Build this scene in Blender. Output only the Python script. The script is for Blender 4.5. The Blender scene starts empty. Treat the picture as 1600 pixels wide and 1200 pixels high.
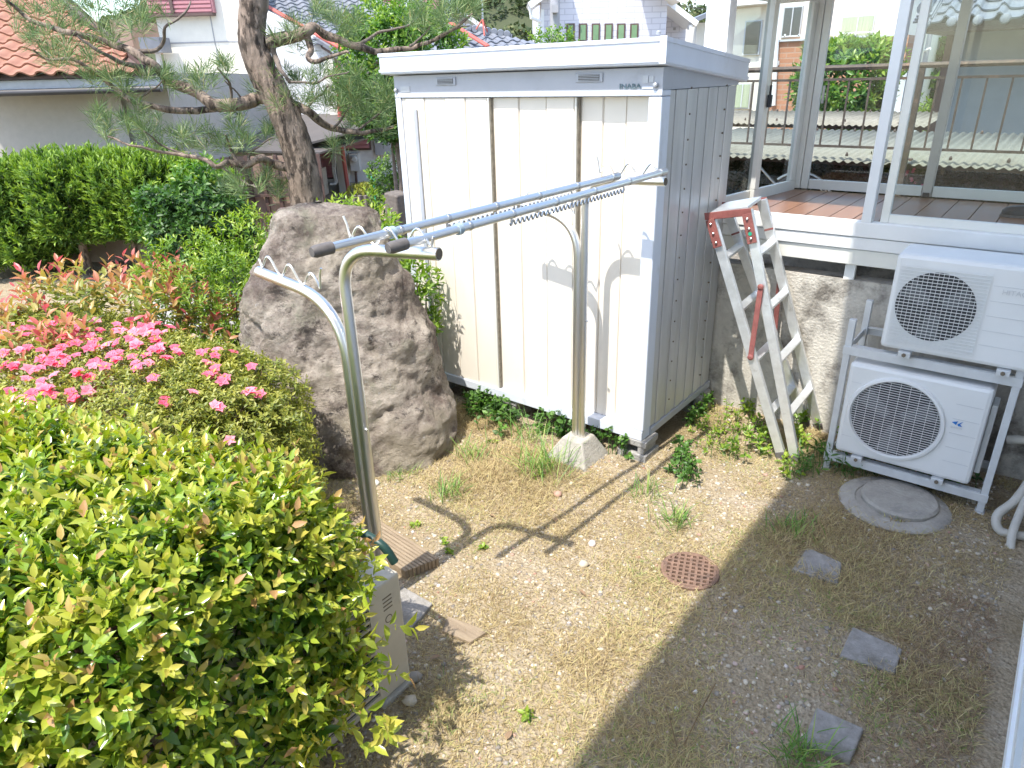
import bpy, math, random
import numpy as np
from mathutils import Vector, Matrix, noise as mnoise
R_ = math.radians
rnd = random.Random(7); rng = np.random.default_rng(11)
scene = bpy.context.scene
col = scene.collection

# ---------------------------------------------------------------- camera
CAMZ = 2.3; FPX = 1079.6; YAW, PITCH, ROLL = R_(38.637), R_(23.97), R_(-1.648)
_F = Vector((-math.sin(YAW)*math.cos(PITCH), math.cos(YAW)*math.cos(PITCH), -math.sin(PITCH)))
_r = Vector((math.cos(YAW), math.sin(YAW), 0)); _u = _r.cross(_F)
_R = math.cos(ROLL)*_r + math.sin(ROLL)*_u; _U = -math.sin(ROLL)*_r + math.cos(ROLL)*_u
EYE = Vector((0, 0, CAMZ))
cam_d = bpy.data.cameras.new('camera'); cam = bpy.data.objects.new('camera', cam_d); col.objects.link(cam)
m3 = Matrix((_R, _U, -_F)).transposed()
cam.matrix_world = Matrix.Translation(EYE) @ m3.to_4x4()
cam_d.sensor_width = 36; cam_d.lens = FPX/1600*36; cam_d.clip_start = 0.02; cam_d.clip_end = 2000
scene.camera = cam

# ---------------------------------------------------------------- light
SUN = Vector((0.02, 0.43, -0.905)).normalized()          # direction the light travels
world = bpy.data.worlds.new('World'); scene.world = world; world.use_nodes = True
nt = world.node_tree; bg = nt.nodes['Background']
sky = nt.nodes.new('ShaderNodeTexSky'); sky.sky_type = 'NISHITA'; sky.sun_disc = False
sky.sun_elevation = math.asin(-SUN.z); sky.sun_rotation = math.atan2(-SUN.x, -SUN.y)
sky.air_density = 1.0; sky.dust_density = 1.2; sky.ozone_density = 0.5
nt.links.new(sky.outputs[0], bg.inputs[0]); bg.inputs[1].default_value = 0.15
sl = bpy.data.lights.new('sun', 'SUN'); sl.energy = 2.2; sl.angle = R_(0.53); sl.color = (1, 0.95, 0.87)
so = bpy.data.objects.new('sun', sl); col.objects.link(so); so.location = (0, -3, 14)
so.rotation_euler = SUN.to_track_quat('-Z', 'Y').to_euler()
scene.view_settings.view_transform = 'Standard'; scene.view_settings.look = 'None'
scene.view_settings.gamma = 1; scene.view_settings.exposure = 1.82
scene.render.engine = 'CYCLES'

# ---------------------------------------------------------------- measuring helpers: points on real planes
def ray(x, y): return _R*((x-800)/FPX) - _U*((y-600)/FPX) + _F
def gz(x, y, z=0.0): d = ray(x, y); return EYE + d*((z-CAMZ)/d.z)
def gy(x, y, Y): d = ray(x, y); return EYE + d*(Y/d.y)
def gx(x, y, X): d = ray(x, y); return EYE + d*(X/d.x)
SY, CY = math.sin(YAW), math.cos(YAW)
def gd(x, y, D): d = ray(x, y); return EYE + d*(D/(-d.x*SY + d.y*CY))
def H(l, d, z): return Vector((l*CY - d*SY, l*SY + d*CY, z))      # street frame: l to the right, d away
def hl(x, y, D): p = gd(x, y, D); return p.x*CY + p.y*SY
def proj(p):
    a = Vector(p) - EYE; w = a.dot(_F)
    return (800 + FPX*a.dot(_R)/w, 600 - FPX*a.dot(_U)/w) if w > 0.05 else (-9999, -9999)

# ---------------------------------------------------------------- materials
def nodes(name):
    m = bpy.data.materials.new(name); m.use_nodes = True
    return m, m.node_tree, m.node_tree.nodes['Principled BSDF']
def rgba(c): return (c[0], c[1], c[2], 1)
def mat(name, c, rough=.55, metal=0., c2=None, var=.12, scale=6., bump=0., bscale=40., spec=.5, stretch=(1, 1, 1), detail=6, c3=None, scale3=2., t3=(.5, .62), rvar=.0):
    m, t, b = nodes(name); N = t.nodes.new; L = t.links.new
    tc = N('ShaderNodeTexCoord'); mp = N('ShaderNodeMapping'); mp.inputs['Scale'].default_value = stretch
    L(tc.outputs['Object'], mp.inputs[0])
    nz = N('ShaderNodeTexNoise'); nz.inputs['Scale'].default_value = scale; nz.inputs['Detail'].default_value = detail; nz.inputs['Roughness'].default_value = .62
    L(mp.outputs[0], nz.inputs['Vector'])
    rp = N('ShaderNodeValToRGB'); rp.color_ramp.elements[0].position = .3; rp.color_ramp.elements[1].position = .7
    a = c if c2 else [x*(1-var) for x in c]; z = c2 if c2 else [min(1, x*(1+var)) for x in c]
    rp.color_ramp.elements[0].color = rgba(a); rp.color_ramp.elements[1].color = rgba(z)
    L(nz.outputs['Fac'], rp.inputs[0]); out = rp.outputs[0]
    if c3:
        n3 = N('ShaderNodeTexNoise'); n3.inputs['Scale'].default_value = scale3; n3.inputs['Detail'].default_value = 8; n3.inputs['Roughness'].default_value = .7
        L(mp.outputs[0], n3.inputs['Vector'])
        mr = N('ShaderNodeMapRange'); mr.inputs[1].default_value = t3[0]; mr.inputs[2].default_value = t3[1]; L(n3.outputs['Fac'], mr.inputs[0])
        mx = N('ShaderNodeMix'); mx.data_type = 'RGBA'; L(mr.outputs[0], mx.inputs[0]); L(out, mx.inputs[6]); mx.inputs[7].default_value = rgba(c3); out = mx.outputs[2]
    L(out, b.inputs['Base Color'])
    b.inputs['Roughness'].default_value = rough; b.inputs['Metallic'].default_value = metal; b.inputs['Specular IOR Level'].default_value = spec
    if rvar:
        mr = N('ShaderNodeMapRange'); mr.inputs[3].default_value = max(.02, rough-rvar); mr.inputs[4].default_value = rough+rvar
        L(nz.outputs['Fac'], mr.inputs[0]); L(mr.outputs[0], b.inputs['Roughness'])
    if bump:
        nb = N('ShaderNodeTexNoise'); nb.inputs['Scale'].default_value = bscale; nb.inputs['Detail'].default_value = 8; L(mp.outputs[0], nb.inputs['Vector'])
        bp = N('ShaderNodeBump'); bp.inputs['Strength'].default_value = bump; bp.inputs['Distance'].default_value = .02
        L(nb.outputs['Fac'], bp.inputs['Height']); L(bp.outputs[0], b.inputs['Normal'])
    return m
def leafmat(name, stops, rough=.35, trans=.35, spec=.5):
    m, t, b = nodes(name); N = t.nodes.new; L = t.links.new
    at = N('ShaderNodeAttribute'); at.attribute_name = 'tint'
    rp = N('ShaderNodeValToRGB'); e = rp.color_ramp.elements
    while len(e) < len(stops): e.new(.5)
    for k, (p, c) in enumerate(stops): e[k].position = p; e[k].color = rgba(c)
    L(at.outputs['Fac'], rp.inputs[0]); L(rp.outputs[0], b.inputs['Base Color'])
    b.inputs['Roughness'].default_value = rough; b.inputs['Specular IOR Level'].default_value = spec
    if trans:
        tr = N('ShaderNodeBsdfTranslucent'); hs = N('ShaderNodeHueSaturation'); hs.inputs['Value'].default_value = 1.5; hs.inputs['Saturation'].default_value = 1.1
        L(rp.outputs[0], hs.inputs['Color']); L(hs.outputs[0], tr.inputs[0])
        mx = N('ShaderNodeMixShader'); mx.inputs[0].default_value = trans
        L(b.outputs[0], mx.inputs[1]); L(tr.outputs[0], mx.inputs[2]); L(mx.outputs[0], t.nodes['Material Output'].inputs[0])
    return m
def glassmat(name, tintc=(.93, .96, .95), base=.03):
    m = bpy.data.materials.new(name); m.use_nodes = True; t = m.node_tree; t.nodes.clear(); N = t.nodes.new; L = t.links.new
    o = N('ShaderNodeOutputMaterial'); tr = N('ShaderNodeBsdfTransparent'); gl = N('ShaderNodeBsdfGlossy'); lw = N('ShaderNodeLayerWeight'); p5 = N('ShaderNodeMath'); p5.operation = 'POWER'; p5.inputs[1].default_value = 5; fr = N('ShaderNodeMath'); fr.operation = 'MULTIPLY_ADD'; fr.inputs[1].default_value = .9; fr.inputs[2].default_value = .025; lw.inputs[0].default_value = .5; L(lw.outputs['Facing'], p5.inputs[0]); L(p5.outputs[0], fr.inputs[0]); mx = N('ShaderNodeMixShader')
    tr.inputs[0].default_value = rgba(tintc); gl.inputs['Roughness'].default_value = .01
    L(fr.outputs[0], mx.inputs[0]); L(tr.outputs[0], mx.inputs[1]); L(gl.outputs[0], mx.inputs[2]); L(mx.outputs[0], o.inputs[0])
    return m
def brickmat(name, c1, c2, mortar, bw, bh, rough=.8):
    m, t, b = nodes(name); N = t.nodes.new; L = t.links.new
    tc = N('ShaderNodeTexCoord'); mp = N('ShaderNodeMapping'); mp.inputs['Rotation'].default_value = (R_(90), 0, 0)
    L(tc.outputs['Object'], mp.inputs[0])
    br = N('ShaderNodeTexBrick'); br.inputs['Color1'].default_value = rgba(c1); br.inputs['Color2'].default_value = rgba(c2); br.inputs['Mortar'].default_value = rgba(mortar)
    br.inputs['Scale'].default_value = 1; br.inputs['Brick Width'].default_value = bw; br.inputs['Row Height'].default_value = bh; br.inputs['Mortar Size'].default_value = .012
    L(mp.outputs[0], br.inputs['Vector']); L(br.outputs[0], b.inputs['Base Color']); b.inputs['Roughness'].default_value = rough
    bp = N('ShaderNodeBump'); bp.inputs['Strength'].default_value = .4; bp.inputs['Distance'].default_value = .01; bp.invert = True
    L(br.outputs['Fac'], bp.inputs['Height']); L(bp.outputs[0], b.inputs['Normal'])
    return m

M = {}
M['shed_cream'] = mat('shed_cream', (.76, .705, .615), .38, 0, var=.04, scale=3, c3=(.64, .60, .52), scale3=1.8, t3=(.52, .8), stretch=(1, 1, .45), bump=.08, bscale=3.5)
M['seam'] = mat('seam', (.27, .24, .19), .8, var=.4, scale=30)
M['shed_grey'] = mat('shed_grey', (.39, .41, .45), .42, .0, var=.05, scale=5, c3=(.29, .30, .32), scale3=2.2, t3=(.55, .75))
M['shed_white'] = mat('shed_white', (.62, .66, .73), .4, 0, var=.05, scale=4, c3=(.50, .52, .53), scale3=3.5, t3=(.58, .72), stretch=(1, 1, .6))
M['shed_side'] = mat('shed_side', (.53, .535, .54), .33, .3, var=.1, scale=2, stretch=(6, 6, .7), c3=(.42, .41, .39), scale3=1.6, t3=(.55, .75), bump=.1, bscale=3)
M['dark_gap'] = mat('dark_gap', (.15, .12, .085), .8, var=.3, scale=30)
M['black'] = mat('black', (.02, .02, .022), .5)
M['plate'] = mat('plate', (.40, .42, .45), .4, .3)
M['letter'] = mat('letter', (.12, .19, .22), .4)
M['steel'] = mat('steel', (.76, .76, .75), .33, 1.0, var=.02, scale=3)
M['steel_dull'] = mat('steel_dull', (.55, .55, .55), .36, 1.0, var=.04, scale=6)
M['rubber'] = mat('rubber', (.11, .10, .095), .6, var=.25, scale=40)
M['blue_tie'] = mat('blue_tie', (.28, .36, .42), .5)
M['alu'] = mat('alu', (.74, .76, .77), .38, .75, var=.1, scale=18, rvar=.12, c3=(.5, .5, .49), scale3=14, t3=(.6, .75))
M['red_metal'] = mat('red_metal', (.25, .085, .075), .55, .1, var=.25, scale=20, c3=(.24, .12, .09), scale3=30, t3=(.58, .7))
M['white_paint'] = mat('white_paint', (.74, .75, .74), .42, 0, var=.04, scale=6)
M['sash'] = mat('sash', (.70, .70, .65), .38, .1, var=.05, scale=5, c3=(.58, .58, .52), scale3=4, t3=(.6, .8))
M['sash_grey'] = mat('sash_grey', (.46, .44, .40), .4, .2, var=.06, scale=5)
M['rack'] = mat('rack', (.60, .62, .63), .42, .25, var=.08, scale=10, c3=(.42, .36, .28), scale3=9, t3=(.66, .76))
M['ac_white'] = mat('ac_white', (.68, .685, .67), .42, 0, var=.03, scale=4)
M['ac_old'] = mat('ac_old', (.50, .45, .36), .55, 0, var=.08, scale=8, c3=(.36, .31, .24), scale3=6, t3=(.55, .75))
M['ac_dark'] = mat('ac_dark', (.03, .032, .035), .5)
M['fan'] = mat('fan', (.10, .105, .11), .5)
M['logo_blue'] = mat('logo_blue', (.02, .16, .48), .4)
M['logo_grey'] = mat('logo_grey', (.55, .56, .56), .4)
M['pipe_wrap'] = mat('pipe_wrap', (.46, .44, .385), .6, bump=.3, bscale=60)
M['concrete'] = mat('concrete', (.34, .32, .28), .85, var=.2, scale=9, bump=.35, bscale=70, c3=(.22, .21, .19), scale3=5, t3=(.52, .7))
M['concrete_wall'] = mat('concrete_wall', (.52, .49, .43), .9, var=.12, scale=14, bump=.45, bscale=55, c3=(.15, .135, .115), scale3=2.2, t3=(.49, .62))
M['block'] = mat('block', (.33, .32, .30), .9, var=.25, scale=30, bump=.5, bscale=120)
M['slab'] = mat('slab', (.27, .255, .235), .85, var=.22, scale=35, bump=.3, bscale=150, c3=(.16, .145, .12), scale3=6, t3=(.5, .65))
M['iron_rust'] = mat('iron_rust', (.22, .135, .095), .75, .2, var=.3, scale=30, bump=.3, bscale=120, c3=(.13, .085, .065), scale3=18, t3=(.5, .65))
M['rail_iron'] = mat('rail_iron', (.10, .075, .06), .6, .3, var=.3, scale=14, c3=(.22, .13, .09), scale3=10, t3=(.55, .7))
M['deck'] = mat('deck', (.19, .09, .048), .32, 0, c2=(.28, .14, .078), scale=5, stretch=(7, .8, 7), rvar=.08)
M['wood_old'] = mat('wood_old', (.20, .15, .10), .8, c2=(.32, .25, .17), scale=7, stretch=(.7, 9, 9), bump=.3, bscale=40)
M['shoe'] = mat('shoe', (.018, .019, .022), .45, bump=.2, bscale=90)
M['bark'] = mat('bark', (.12, .088, .066), .92, c2=(.33, .255, .20), scale=16, stretch=(1, 1, .32), bump=1.0, bscale=26, c3=(.055, .04, .03), scale3=13, t3=(.50, .57))
M['twig'] = mat('twig', (.10, .078, .062), .9, c2=(.22, .18, .15), scale=20, bump=.5, bscale=60)
M['stem_brown'] = mat('stem_brown', (.14, .085, .05), .7)
M['stucco'] = mat('stucco', (.40, .375, .335), .92, var=.05, scale=10, bump=.25, bscale=160)
M['stucco_low'] = mat('stucco_low', (.34, .27, .205), .92, var=.07, scale=8, bump=.25, bscale=120)
M['cream_wall'] = mat('cream_wall', (.72, .69, .60), .9, var=.04, scale=6, bump=.1, bscale=90)
M['white_wall'] = mat('white_wall', (.66, .65, .64), .9, var=.05, scale=8, bump=.15, bscale=120)
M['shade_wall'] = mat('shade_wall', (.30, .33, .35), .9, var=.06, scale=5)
M['cool_wall'] = mat('cool_wall', (.50, .53, .55), .9, var=.04, scale=5)
M['white_brick'] = brickmat('white_brick', (.62, .62, .66), (.57, .57, .62), (.45, .45, .5), .42, .16)
M['orange_brick'] = brickmat('orange_brick', (.46, .225, .125), (.40, .19, .105), (.42, .27, .19), .32, .1)
M['tile_orange'] = mat('tile_orange', (.23, .10, .06), .7, c2=(.35, .17, .11), scale=4.5, detail=10, bump=.1, bscale=60)
M['tile_grey'] = mat('tile_grey', (.13, .14, .16), .42, .0, c2=(.215, .225, .25), scale=2.5, detail=8)
M['roof_red'] = mat('roof_red', (.42, .10, .075), .6)
M['fascia'] = mat('fascia', (.36, .38, .40), .5)
M['gutter'] = mat('gutter', (.045, .042, .045), .45)
M['brown_trim'] = mat('brown_trim', (.10, .06, .05), .6, var=.2)
M['pink_shutter'] = mat('pink_shutter', (.42, .185, .20), .6, var=.08)
M['brown_panel'] = mat('brown_panel', (.28, .19, .145), .7, var=.12, scale=3)
M['awning'] = mat('awning', (.085, .075, .068), .7, var=.1, scale=3)
M['curtain'] = mat('curtain', (.34, .40, .28), .8, var=.2, scale=14, stretch=(6, 6, .2))
M['pane_dark'] = mat('pane_dark', (.035, .045, .05), .06, 0, spec=.8)
M['pane_green'] = mat('pane_green', (.16, .27, .14), .12, 0, var=.1, spec=.8)
M['corr_tan'] = mat('corr_tan', (.25, .225, .18), .75, var=.12, scale=5, c3=(.17, .15, .12), scale3=4, t3=(.5, .7))
M['corr_light'] = mat('corr_light', (.21, .205, .165), .7, var=.1, scale=4, c3=(.15, .14, .11), scale3=3, t3=(.5, .7))
M['grey_post'] = mat('grey_post', (.33, .33, .34), .8, var=.1)
M['stone_dark'] = mat('stone_dark', (.14, .12, .105), .9, var=.3, scale=10, bump=.6, bscale=30)
M['green_plastic'] = mat('green_plastic', (.02, .36, .22), .4)
M['hose'] = mat('hose', (.015, .05, .04), .45)
M['car_paint'] = mat('car_paint', (.60, .62, .65), .2)
M['glass'] = glassmat('glass')
M['meter'] = mat('meter', (.62, .64, .63), .5)

# leaves
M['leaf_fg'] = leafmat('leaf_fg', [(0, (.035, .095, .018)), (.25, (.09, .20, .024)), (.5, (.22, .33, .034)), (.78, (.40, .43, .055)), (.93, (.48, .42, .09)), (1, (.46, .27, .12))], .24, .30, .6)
M['leaf_az'] = leafmat('leaf_az', [(0, (.045, .08, .018)), (.45, (.17, .21, .03)), (1, (.40, .39, .07))], .45, .3)
M['leaf_lime'] = leafmat('leaf_lime', [(0, (.04, .10, .015)), (.5, (.17, .29, .03)), (1, (.36, .44, .06))], .4, .35)
M['leaf_red'] = leafmat('leaf_red', [(0, (.08, .13, .025)), (.35, (.24, .28, .05)), (.65, (.40, .27, .08)), (.85, (.45, .17, .10)), (1, (.50, .11, .12))], .4, .35)
M['leaf_dark'] = leafmat('leaf_dark', [(0, (.018, .05, .011)), (.6, (.05, .125, .02)), (1, (.12, .24, .035))], .48, .25)
M['leaf_hedge'] = leafmat('leaf_hedge', [(0, (.025, .06, .012)), (.4, (.10, .20, .022)), (1, (.30, .42, .055))], .6, .25)
M['leaf_tree'] = leafmat('leaf_tree', [(0, (.03, .085, .014)), (.5, (.10, .22, .028)), (1, (.27, .36, .055))], .4, .35)
M['leaf_hill'] = leafmat('leaf_hill', [(0, (.035, .06, .02)), (.5, (.085, .11, .032)), (.8, (.17, .145, .06)), (1, (.24, .19, .10))], .8, .1)
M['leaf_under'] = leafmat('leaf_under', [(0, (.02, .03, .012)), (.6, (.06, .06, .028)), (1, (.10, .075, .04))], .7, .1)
M['needle'] = leafmat('needle', [(0, (.055, .11, .04)), (.5, (.14, .22, .075)), (.85, (.28, .34, .13)), (1, (.42, .35, .15))], .5, .2)
M['petal'] = leafmat('petal', [(0, (.80, .12, .21)), (.6, (.86, .20, .31)), (1, (.88, .34, .43))], .55, .4)
M['straw'] = leafmat('straw', [(0, (.20, .135, .065)), (.35, (.40, .31, .15)), (.7, (.52, .43, .22)), (.86, (.36, .36, .13)), (1, (.16, .26, .05))], .7, .2)
M['rust_grass'] = leafmat('rust_grass', [(0, (.16, .10, .06)), (.6, (.30, .20, .12)), (1, (.42, .32, .19))], .8, .15)
M['green_grass'] = leafmat('green_grass', [(0, (.07, .17, .03)), (.6, (.17, .31, .06)), (1, (.36, .42, .12))], .5, .3)
M['pebble'] = leafmat('pebble', [(0, (.20, .18, .16)), (.35, (.36, .32, .26)), (.6, (.47, .41, .31)), (.85, (.58, .52, .42)), (.95, (.34, .17, .12)), (1, (.72, .70, .66))], .8, 0)

# ---------------------------------------------------------------- object helpers
def tag(o, label=None, cat=None, group=None, kind=None):
    for k, v in (('label', label), ('category', cat), ('group', group), ('kind', kind)):
        if v: o[k] = v
    return o
ORG = {}
def thing(name, label, cat, loc=(0, 0, 0), group=None):
    o = bpy.data.objects.new(name, None); o.empty_display_size = .1; col.objects.link(o); o.location = loc
    ORG[o.name] = Vector(loc); return tag(o, label, cat, group)
def link(name, me, material, parent=None, origin=None, smooth=False):
    """mesh in world coordinates -> object; children keep their root's origin"""
    o = bpy.data.objects.new(name, me); col.objects.link(o)
    if material is not None and not me.materials: me.materials.append(M[material] if isinstance(material, str) else material)
    if parent is not None:
        org = ORG[parent.name]; o.parent = parent; ORG[o.name] = org
    else:
        org = Vector(origin) if origin is not None else Vector((0, 0, 0)); o.location = org; ORG[o.name] = org
    if org.length > 0:
        n = len(me.vertices); a = np.empty(n*3, np.float32); me.vertices.foreach_get('co', a)
        a = a.reshape(-1, 3) - np.array(org, np.float32); me.vertices.foreach_set('co', a.ravel()); me.update()
    if smooth: me.polygons.foreach_set('use_smooth', [True]*len(me.polygons))
    return o
def piece(name, me, parent, mw):
    """a shared-mesh piece placed by a world matrix under parent"""
    o = bpy.data.objects.new(name, me); col.objects.link(o); o.parent = parent
    o.matrix_basis = Matrix.Translation(-ORG[parent.name]) @ mw; ORG[o.name] = ORG[parent.name]
    return o
class MB:
    def __init__(s): s.v = []; s.f = []
    def add(s, vs, fs):
        k = len(s.v); s.v += [tuple(p) for p in vs]; s.f += [tuple(k+i for i in f) for f in fs]; return s
    def hexa(s, p):   # 8 corners, bottom ring 0-3 then top ring 4-7
        return s.add(p, [(3, 2, 1, 0), (4, 5, 6, 7), (0, 1, 5, 4), (1, 2, 6, 5), (2, 3, 7, 6), (3, 0, 4, 7)])
    def box(s, a, b, fr=None):
        x0, y0, z0 = a; x1, y1, z1 = b
        p = [(x0, y0, z0), (x1, y0, z0), (x1, y1, z0), (x0, y1, z0), (x0, y0, z1), (x1, y0, z1), (x1, y1, z1), (x0, y1, z1)]
        return s.hexa([fr(*q) for q in p] if fr else p)
    def beam(s, a, b, w, h, up=(0, 0, 1)):
        a, b = Vector(a), Vector(b); d = (b-a).normalized(); u = Vector(up); sd = d.cross(u)
        if sd.length < 1e-4: sd = d.cross(Vector((0, 1, 0)))
        sd.normalize(); u = sd.cross(d); o = []
        for c in (a, b):
            o += [c-sd*w/2-u*h/2, c+sd*w/2-u*h/2, c+sd*w/2+u*h/2, c-sd*w/2+u*h/2]
        return s.hexa(o)
    def tube(s, path, r, seg=8, cap=True):
        P = [Vector(p) for p in path]; n = len(P); rr = r if isinstance(r, (list, tuple)) else [r]*n
        k = len(s.v); t0 = (P[1]-P[0]).normalized(); u = t0.orthogonal().normalized()
        for i in range(n):
            t = (P[min(i+1, n-1)]-P[max(i-1, 0)]).normalized(); u = (u - t*u.dot(t))
            u = u.normalized() if u.length > 1e-6 else t.orthogonal().normalized(); w = t.cross(u)
            for j in range(seg):
                an = 2*math.pi*j/seg; s.v.append(tuple(P[i] + (u*math.cos(an) + w*math.sin(an))*rr[i]))
        for i in range(n-1):
            for j in range(seg):
                a = k+i*seg+j; b = k+i*seg+(j+1) % seg; s.f.append((a, b, b+seg, a+seg))
        if cap: s.f.append(tuple(k+seg-1-j for j in range(seg))); s.f.append(tuple(k+(n-1)*seg+j for j in range(seg)))
        return s
    def prism(s, pts, ext):
        n = len(pts); e = Vector(ext); P = [Vector(p) for p in pts]
        return s.add(P + [p+e for p in P], [tuple(range(n-1, -1, -1)), tuple(range(n, 2*n))] + [(i, (i+1) % n, n+(i+1) % n, n+i) for i in range(n)])
    def lathe(s, c, prof, seg=24, axis=(0, 0, 1)):
        ax = Vector(axis).normalized(); u = ax.orthogonal().normalized(); w = ax.cross(u); c = Vector(c); k = len(s.v); n = len(prof)
        for (r, h) in prof:
            for j in range(seg):
                an = 2*math.pi*j/seg; s.v.append(tuple(c + ax*h + (u*math.cos(an)+w*math.sin(an))*r))
        for i in range(n-1):
            for j in range(seg):
                a = k+i*seg+j; b = k+i*seg+(j+1) % seg; s.f.append((a, b, b+seg, a+seg))
        s.f.append(tuple(k+seg-1-j for j in range(seg))); s.f.append(tuple(k+(n-1)*seg+j for j in range(seg)))
        return s
    def mesh(s, name):
        me = bpy.data.meshes.new(name); me.from_pydata(s.v, [], s.f); me.update(); return me
    def build(s, name, material, parent=None, origin=None, smooth=False, bevel=0, fix=True):
        me = s.mesh(name)
        if fix:
            import bmesh
            bm = bmesh.new(); bm.from_mesh(me); bmesh.ops.recalc_face_normals(bm, faces=bm.faces); bm.to_mesh(me); bm.free()
        o = link(name, me, material, parent, origin, False)
        if smooth:
            me.polygons.foreach_set('use_smooth', [True]*len(me.polygons))
            try: me.set_sharp_from_angle(angle=R_(40))
            except Exception: pass
        if bevel:
            b = o.modifiers.new('bevel', 'BEVEL'); b.width = bevel; b.segments = 2; b.limit_method = 'ANGLE'; b.angle_limit = R_(40)
        return o
def bend(pts, n=8, r=.12):
    """round the corners of a polyline"""
    P = [Vector(p) for p in pts]; out = [P[0]]
    for i in range(1, len(P)-1):
        a, b, c = P[i-1], P[i], P[i+1]; rr = min(r, (a-b).length*.49, (c-b).length*.49)
        p0 = b+(a-b).normalized()*rr; p1 = b+(c-b).normalized()*rr
        for k in range(n+1):
            t = k/n; out.append(p0*(1-t)**2 + b*2*t*(1-t) + p1*t*t)
    out.append(P[-1]); return out
def smoothpath(pts, n=5):
    P = [Vector(p) for p in pts]; out = []
    for i in range(len(P)-1):
        a = P[max(i-1, 0)]; b = P[i]; c = P[i+1]; d = P[min(i+2, len(P)-1)]
        for k in range(n):
            t = k/n; out.append(.5*((2*b) + (c-a)*t + (2*a-5*b+4*c-d)*t*t + (3*b-a-3*c+d)*t**3))
    out.append(P[-1]); return out

# fast triangle mesh
def trimesh(name, V, T, tint=None, smooth=False):
    me = bpy.data.meshes.new(name); V = np.asarray(V, np.float32); T = np.asarray(T, np.int32)
    me.vertices.add(len(V)); me.vertices.foreach_set('co', V.ravel())
    me.loops.add(T.size); me.loops.foreach_set('vertex_index', T.ravel())
    me.polygons.add(len(T)); me.polygons.foreach_set('loop_start', np.arange(0, T.size, 3, dtype=np.int32))
    if smooth: me.polygons.foreach_set('use_smooth', np.ones(len(T), bool))
    me.update(calc_edges=True)
    if tint is not None:
        a = me.attributes.new('tint', 'FLOAT', 'FACE'); a.data.foreach_set('value', np.asarray(tint, np.float32))
    return me
def unit(a): return a/np.maximum(np.linalg.norm(a, axis=1, keepdims=True), 1e-9)
LEAF8 = np.array([[0, 0, 0], [-.42, .30, .10], [0, .30, 0], [.42, .30, .10], [-.40, .62, .09], [0, .62, 0], [.40, .62, .09], [0, 1, 0]], np.float32)
LEAF8T = np.array([[0, 2, 1], [0, 3, 2], [1, 2, 5], [1, 5, 4], [2, 3, 6], [2, 6, 5], [4, 5, 7], [5, 6, 7]], np.int32)
LEAF4 = np.array([[0, 0, 0], [-.5, .5, .12], [.5, .5, .12], [0, 1, 0], [0, .5, 0]], np.float32)
LEAF4T = np.array([[0, 4, 1], [0, 2, 4], [1, 4, 3], [4, 2, 3]], np.int32)
LEAF2 = np.array([[0, 0, 0], [-.5, .45, 0], [.5, .45, 0], [0, 1, 0]], np.float32)
LEAF2T = np.array([[0, 2, 1], [1, 2, 3]], np.int32)
def leafarr(P, D, N, L, W, tint, tpl=(LEAF8, LEAF8T), droop=.2):
    V0, T0 = tpl; n = len(P); D = unit(D); S = unit(np.cross(D, N)); N = np.cross(S, D)
    x = V0[None, :, 0:1]*W[:, None, None]; y = V0[None, :, 1:2]*L[:, None, None]
    z = V0[None, :, 2:3]*W[:, None, None]*2 - droop*L[:, None, None]*(V0[None, :, 1:2]**2)
    V = P[:, None, :] + S[:, None, :]*x + D[:, None, :]*y + N[:, None, :]*z
    T = T0[None] + (np.arange(n)*len(V0))[:, None, None]
    return V.reshape(-1, 3), T.reshape(-1, 3), np.repeat(tint, len(T0))
def merge(parts):
    V = []; T = []; C = []; k = 0
    for v, t, c in parts: V.append(v); T.append(t+k); C.append(c); k += len(v)
    return np.concatenate(V), np.concatenate(T), np.concatenate(C)
def leafobj(name, arr, material, parent=None, origin=None, kind=None):
    o = link(name, trimesh(name, *arr), material, parent, origin)
    if kind: o['kind'] = kind
    return o
def rdir(n): return unit(rng.normal(size=(n, 3)))
def superell(n, c, h, e=4., lump=.08, lscale=3., zmin=-1.):
    """points and outward normals on a lumpy rounded box / ellipsoid"""
    c = np.array(c, float); h = np.array(h, float); out = []
    A = np.array([h[1]*h[2], h[1]*h[2], h[0]*h[2], h[0]*h[2], h[0]*h[1], h[0]*h[1]]); A /= A.sum()
    f = rng.choice(6, n, p=A); uv = rng.uniform(-1, 1, (n, 3)); ax = f//2; uv[np.arange(n), ax] = np.where(f % 2 == 0, 1., -1.)
    t = (np.abs(uv)**e).sum(1)**(-1/e); q = uv*t[:, None]
    nr = unit(np.sign(q)*np.abs(q)**(e-1)/h)
    lump_v = np.array([mnoise.noise(Vector((c[0]*3+a*lscale, c[1]*3+b*lscale, d*lscale))) for a, b, d in q*h])
    p = c + q*h*(1+lump*lump_v[:, None]*2)
    k = q[:, 2] > zmin; return p[k], nr[k]
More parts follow.
